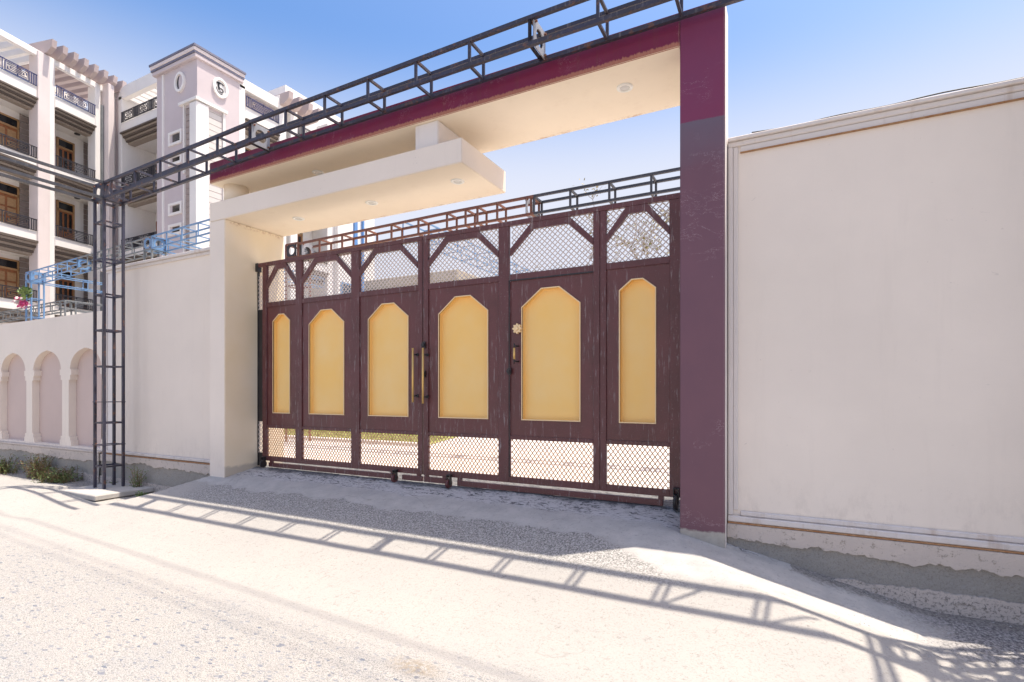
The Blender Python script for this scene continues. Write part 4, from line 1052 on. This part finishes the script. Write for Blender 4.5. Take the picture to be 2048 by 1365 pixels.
# ------------------------------------------------------------------ court behind the gate
lawn = meshobj('lawn', 'lawn_grass', None, [(-16, 9.9, -1.243), (-7.3, 9.75, -1.243), (-8.4, 13.5, -1.243), (-16, 14.5, -1.243)], [(0, 1, 2, 3)]); lawn['kind'] = 'structure'
kerb = box('kerb', 'pale_plaster', None, -16, -7.3, 9.62, 9.74, -1.26, -1.17, 0.01); kerb['kind'] = 'structure'
rg = random.Random(5); gv, gf = [], []
for k in range(9000):
    y = rg.uniform(9.95, 13.2); x = rg.uniform(-15.5, -7.5 - (y - 9.95) * 0.29); a = rg.uniform(0, 3.14); h_ = rg.uniform(0.03, 0.09); w_ = 0.006
    i = len(gv); dx, dy = math.cos(a) * w_, math.sin(a) * w_
    gv += [(x - dx, y - dy, -1.243), (x + dx, y + dy, -1.243), (x + rg.uniform(-.02, .02), y + rg.uniform(-.02, .02), -1.243 + h_)]; gf.append((i, i + 1, i + 2))
tag(meshobj('grass', 'lawn_grass', None, gv, gf), 'short dry green grass of the lawn behind the gate', 'grass', kind='stuff')
hall = thing('hall_building', 'low cream hall with flat roof parapet seen through the gate mesh', 'building', (-19, 27, -1.25))
box('wall', 'hall_cream', hall, -34, -16.6, 25, 34, -1.25, 5.9)
box('roof_parapet', 'hall_cream', hall, -34.2, -16.4, 24.8, 34.2, 6.25, 6.85, 0.03)
box('roof_slab', 'fascia_brown', hall, -34.1, -16.5, 24.9, 34.1, 5.9, 6.25)
wall2 = thing('garden_wall', 'long beige wall closing the court behind the trees', 'wall', (-4, 30, -1.25))
box('wall_panel', 'hall_cream', wall2, -16.3, 26, 30, 30.3, -1.25, 5.6)
box('coping', 'pale_plaster', wall2, -16.3, 26, 29.95, 30.35, 5.6, 5.75)
for k, x in enumerate((-13.2, -10.9, -9.0)):
    pass

def tree(name, label, x, y, z0, h_, seed, nleaf, leafmat='leaf_tree'):
    t_ = thing(name, label, 'tree', (x, y, z0), 'slender trees behind the gate'); rg = random.Random(seed)
    segs = []; tips = []
    def grow(p, d, L, r_, lev):
        n = 5; pts = [p]
        for k in range(n):
            d = (d + Vector((rg.gauss(0, .12), rg.gauss(0, .12), rg.gauss(0, .06) + 0.03))).normalized(); pts.append(pts[-1] + d * L / n)
        segs.append((pts, r_, lev))
        if lev < 3:
            for k in range(3 if lev else 7):
                q = pts[rg.randint(2, n)]; a = rg.uniform(0, 6.28)
                grow(q, (d * 0.7 + Vector((math.cos(a), math.sin(a), rg.uniform(0.1, 0.7)))).normalized(), L * rg.uniform(.42, .6), r_ * 0.5, lev + 1)
        else: tips.extend(pts[2:])
    grow(Vector((x, y, z0)), Vector((0, 0, 1)), h_ * 0.7, h_ * 0.011, 0)
    vs_, fs = [], []
    for pts, r_, lev in segs:
        for i in range(len(pts) - 1):
            b = len(vs_); ra, rb = r_ * (1 - .12 * i), r_ * (1 - .12 * (i + 1)); dd = (pts[i + 1] - pts[i]).normalized(); ax = dd.orthogonal().normalized(); ay = dd.cross(ax)
            for c_, rr in ((pts[i], ra), (pts[i + 1], rb)):
                for k in range(5):
                    a = k * 1.2566; vs_.append(c_ + ax * math.cos(a) * rr + ay * math.sin(a) * rr)
            for k in range(5): fs.append((b + k, b + (k + 1) % 5, b + 5 + (k + 1) % 5, b + 5 + k))
    meshobj('trunk', 'bark', t_, vs_, fs, True)
    vs_, fs = [], []
    for k in range(nleaf):
        q = rg.choice(tips) + Vector((rg.gauss(0, .12), rg.gauss(0, .12), rg.gauss(0, .12)))
        a = Vector((rg.gauss(0, 1), rg.gauss(0, 1), rg.gauss(0, 1))).normalized(); b_ = a.orthogonal().normalized(); c_ = a.cross(b_); s_ = rg.uniform(.04, .09); i = len(vs_)
        vs_ += [q - b_ * s_, q - c_ * s_ * .45, q + b_ * s_, q + c_ * s_ * .45]; fs.append((i, i + 1, i + 2, i + 3))
    meshobj('crown', leafmat, t_, vs_, fs)
tree('young_tree', 'slender bare young tree behind the middle of the right gate leaf', -6.6, 18.5, -1.25, 7.0, 11, 900)
tree('young_tree', 'sparse young tree with yellow green leaves behind the plum pillar end of the gate', -4.2, 17.5, -1.25, 6.4, 23, 1600)
tree('young_tree', 'thin leafless tree right of the others behind the gate', -5.3, 21, -1.25, 7.6, 31, 500)

# ------------------------------------------------------------------ plants along the wall
def weed(name, label, x, y, r_, h_, n, seed, mats=('leaf_green', 'leaf_dry'), dry=0.3, group='weeds along the wall foot'):
    z0 = gz(x, y) - 0.01; t_ = thing(name, label, 'plant', (x, y, z0), group); rg = random.Random(seed)
    sv, sf = [], []; lv = [[], []]; lf = [[], []]
    for k in range(n):
        a = rg.uniform(0, 6.28); lean = rg.uniform(0.15, 1.0); p0 = Vector((x + rg.gauss(0, r_ * .35), y + rg.gauss(0, r_ * .2), z0)); L = h_ * rg.uniform(.5, 1.1)
        d = Vector((math.cos(a) * lean * r_ / h_, math.sin(a) * lean * r_ / h_ * .6, 1)).normalized(); pts = [p0]
        for j in range(5):
            d = (d + Vector((rg.gauss(0, .1), rg.gauss(0, .1), -0.06))).normalized(); pts.append(pts[-1] + d * L / 5)
        for j in range(5):
            i = len(sv); w_ = Vector((0.003, 0.002, 0)); sv += [pts[j] - w_, pts[j] + w_, pts[j + 1] + w_, pts[j + 1] - w_]; sf.append((i, i + 1, i + 2, i + 3))
        m_ = 1 if rg.random() < dry else 0
        for j in range(14):
            q = pts[rg.randint(1, 5)] + Vector((rg.gauss(0, .012), rg.gauss(0, .012), rg.gauss(0, .012))); a2 = rg.uniform(0, 6.28)
            ld = Vector((math.cos(a2), math.sin(a2), rg.uniform(-.2, .8))).normalized(); sd_ = ld.orthogonal().normalized(); s_ = rg.uniform(.02, .045)
            i = len(lv[m_]); lv[m_] += [q, q + ld * s_ * .5 + sd_ * s_ * .25, q + ld * s_, q + ld * s_ * .5 - sd_ * s_ * .25]; lf[m_].append((i, i + 1, i + 2, i + 3))
    meshobj('stem', 'leaf_dry', t_, sv, sf, kind='stuff')
    for m_ in (0, 1):
        if lv[m_]: meshobj('leaves', mats[m_], t_, lv[m_], lf[m_], kind='stuff')
weed('weed', 'sprawling grey green weed at the left edge under the arched wall', -15.3, 5.05, 0.60, 0.38, 190, 1, dry=0.25)
weed('weed', 'tall reddish dry weed between two green ones under the arched wall', -13.75, 5.15, 0.32, 0.46, 130, 2, dry=0.6)
weed('weed', 'wide leafy weed under the arched wall, left of the steel tower', -12.75, 5.1, 0.55, 0.32, 190, 3, dry=0.3)
weed('weed', 'small light green weed behind the legs of the steel tower', -10.35, 5.3, 0.14, 0.42, 22, 4, dry=0.05)
weed('weed', 'tiny green weed beside the concrete base slab of the tower', -9.85, 5.1, 0.1, 0.10, 14, 5, dry=0.1)
weed('weed', 'low straggling weed in the dirt at the foot of the tower', -11.2, 5.3, 0.25, 0.12, 30, 6, dry=0.4)

# loose grit and stone chips lying on the street
sv, sf = [], []; rg = random.Random(9)
def chip(x, y, s_):
    z = gz(x, y); b = len(sv); a = rg.uniform(0, 3.14)
    for k in range(5):
        t_ = a + k * 1.2566; rr = s_ * rg.uniform(.6, 1.1); sv.append((x + math.cos(t_) * rr, y + math.sin(t_) * rr * .7, z - 0.002))
    sv.append((x + rg.uniform(-.2, .2) * s_, y, z + s_ * rg.uniform(.3, .6)))
    for k in range(5): sf.append((b + k, b + (k + 1) % 5, b + 5))
for k in range(2600):
    y = rg.uniform(1.0, 4.0); x = rg.uniform(-12, 2.5)
    chip(x, y, rg.uniform(.002, .007))
for k in range(700): chip(rg.uniform(0.3, 2.4), rg.uniform(4.3, 5.4), rg.uniform(.003, .013))
for k in range(400): chip(rg.uniform(-16, -8.8), rg.uniform(4.6, 5.4), rg.uniform(.004, .014))
for k in range(250): chip(rg.uniform(-8, 0), rg.uniform(4.2, 5.4), rg.uniform(.003, .009))
tag(meshobj('gravel', 'stone_grey', None, sv, sf), 'loose grit and small stone chips scattered over the street and ramp', 'gravel', kind='stuff')

# power cables high above the street
for k, (yy, zz, r_) in enumerate(((4.86, 9.7, 0.010), (4.60, 9.9, 0.006), (4.48, 10.1, 0.006))):
    pts = [(x, yy - 0.054 * (x + 4), zz + 0.0009 * (x + 4) ** 2) for x in range(-46, 40, 2)]
    tag(tube_path('power_cable', 'cable_black', None, pts, r_), ('thickest lowest overhead cable nearest the gate, whose shadow crosses the street', 'middle overhead cable whose faint shadow crosses the street', 'outermost overhead cable whose faint shadow crosses the street')[k], 'cable', 'overhead power cables')

# ------------------------------------------------------------------ lift all to real ground level
for o in list(C.objects):
    if o.parent is None and o.type in ('MESH', 'EMPTY'): o.location.z += EYE
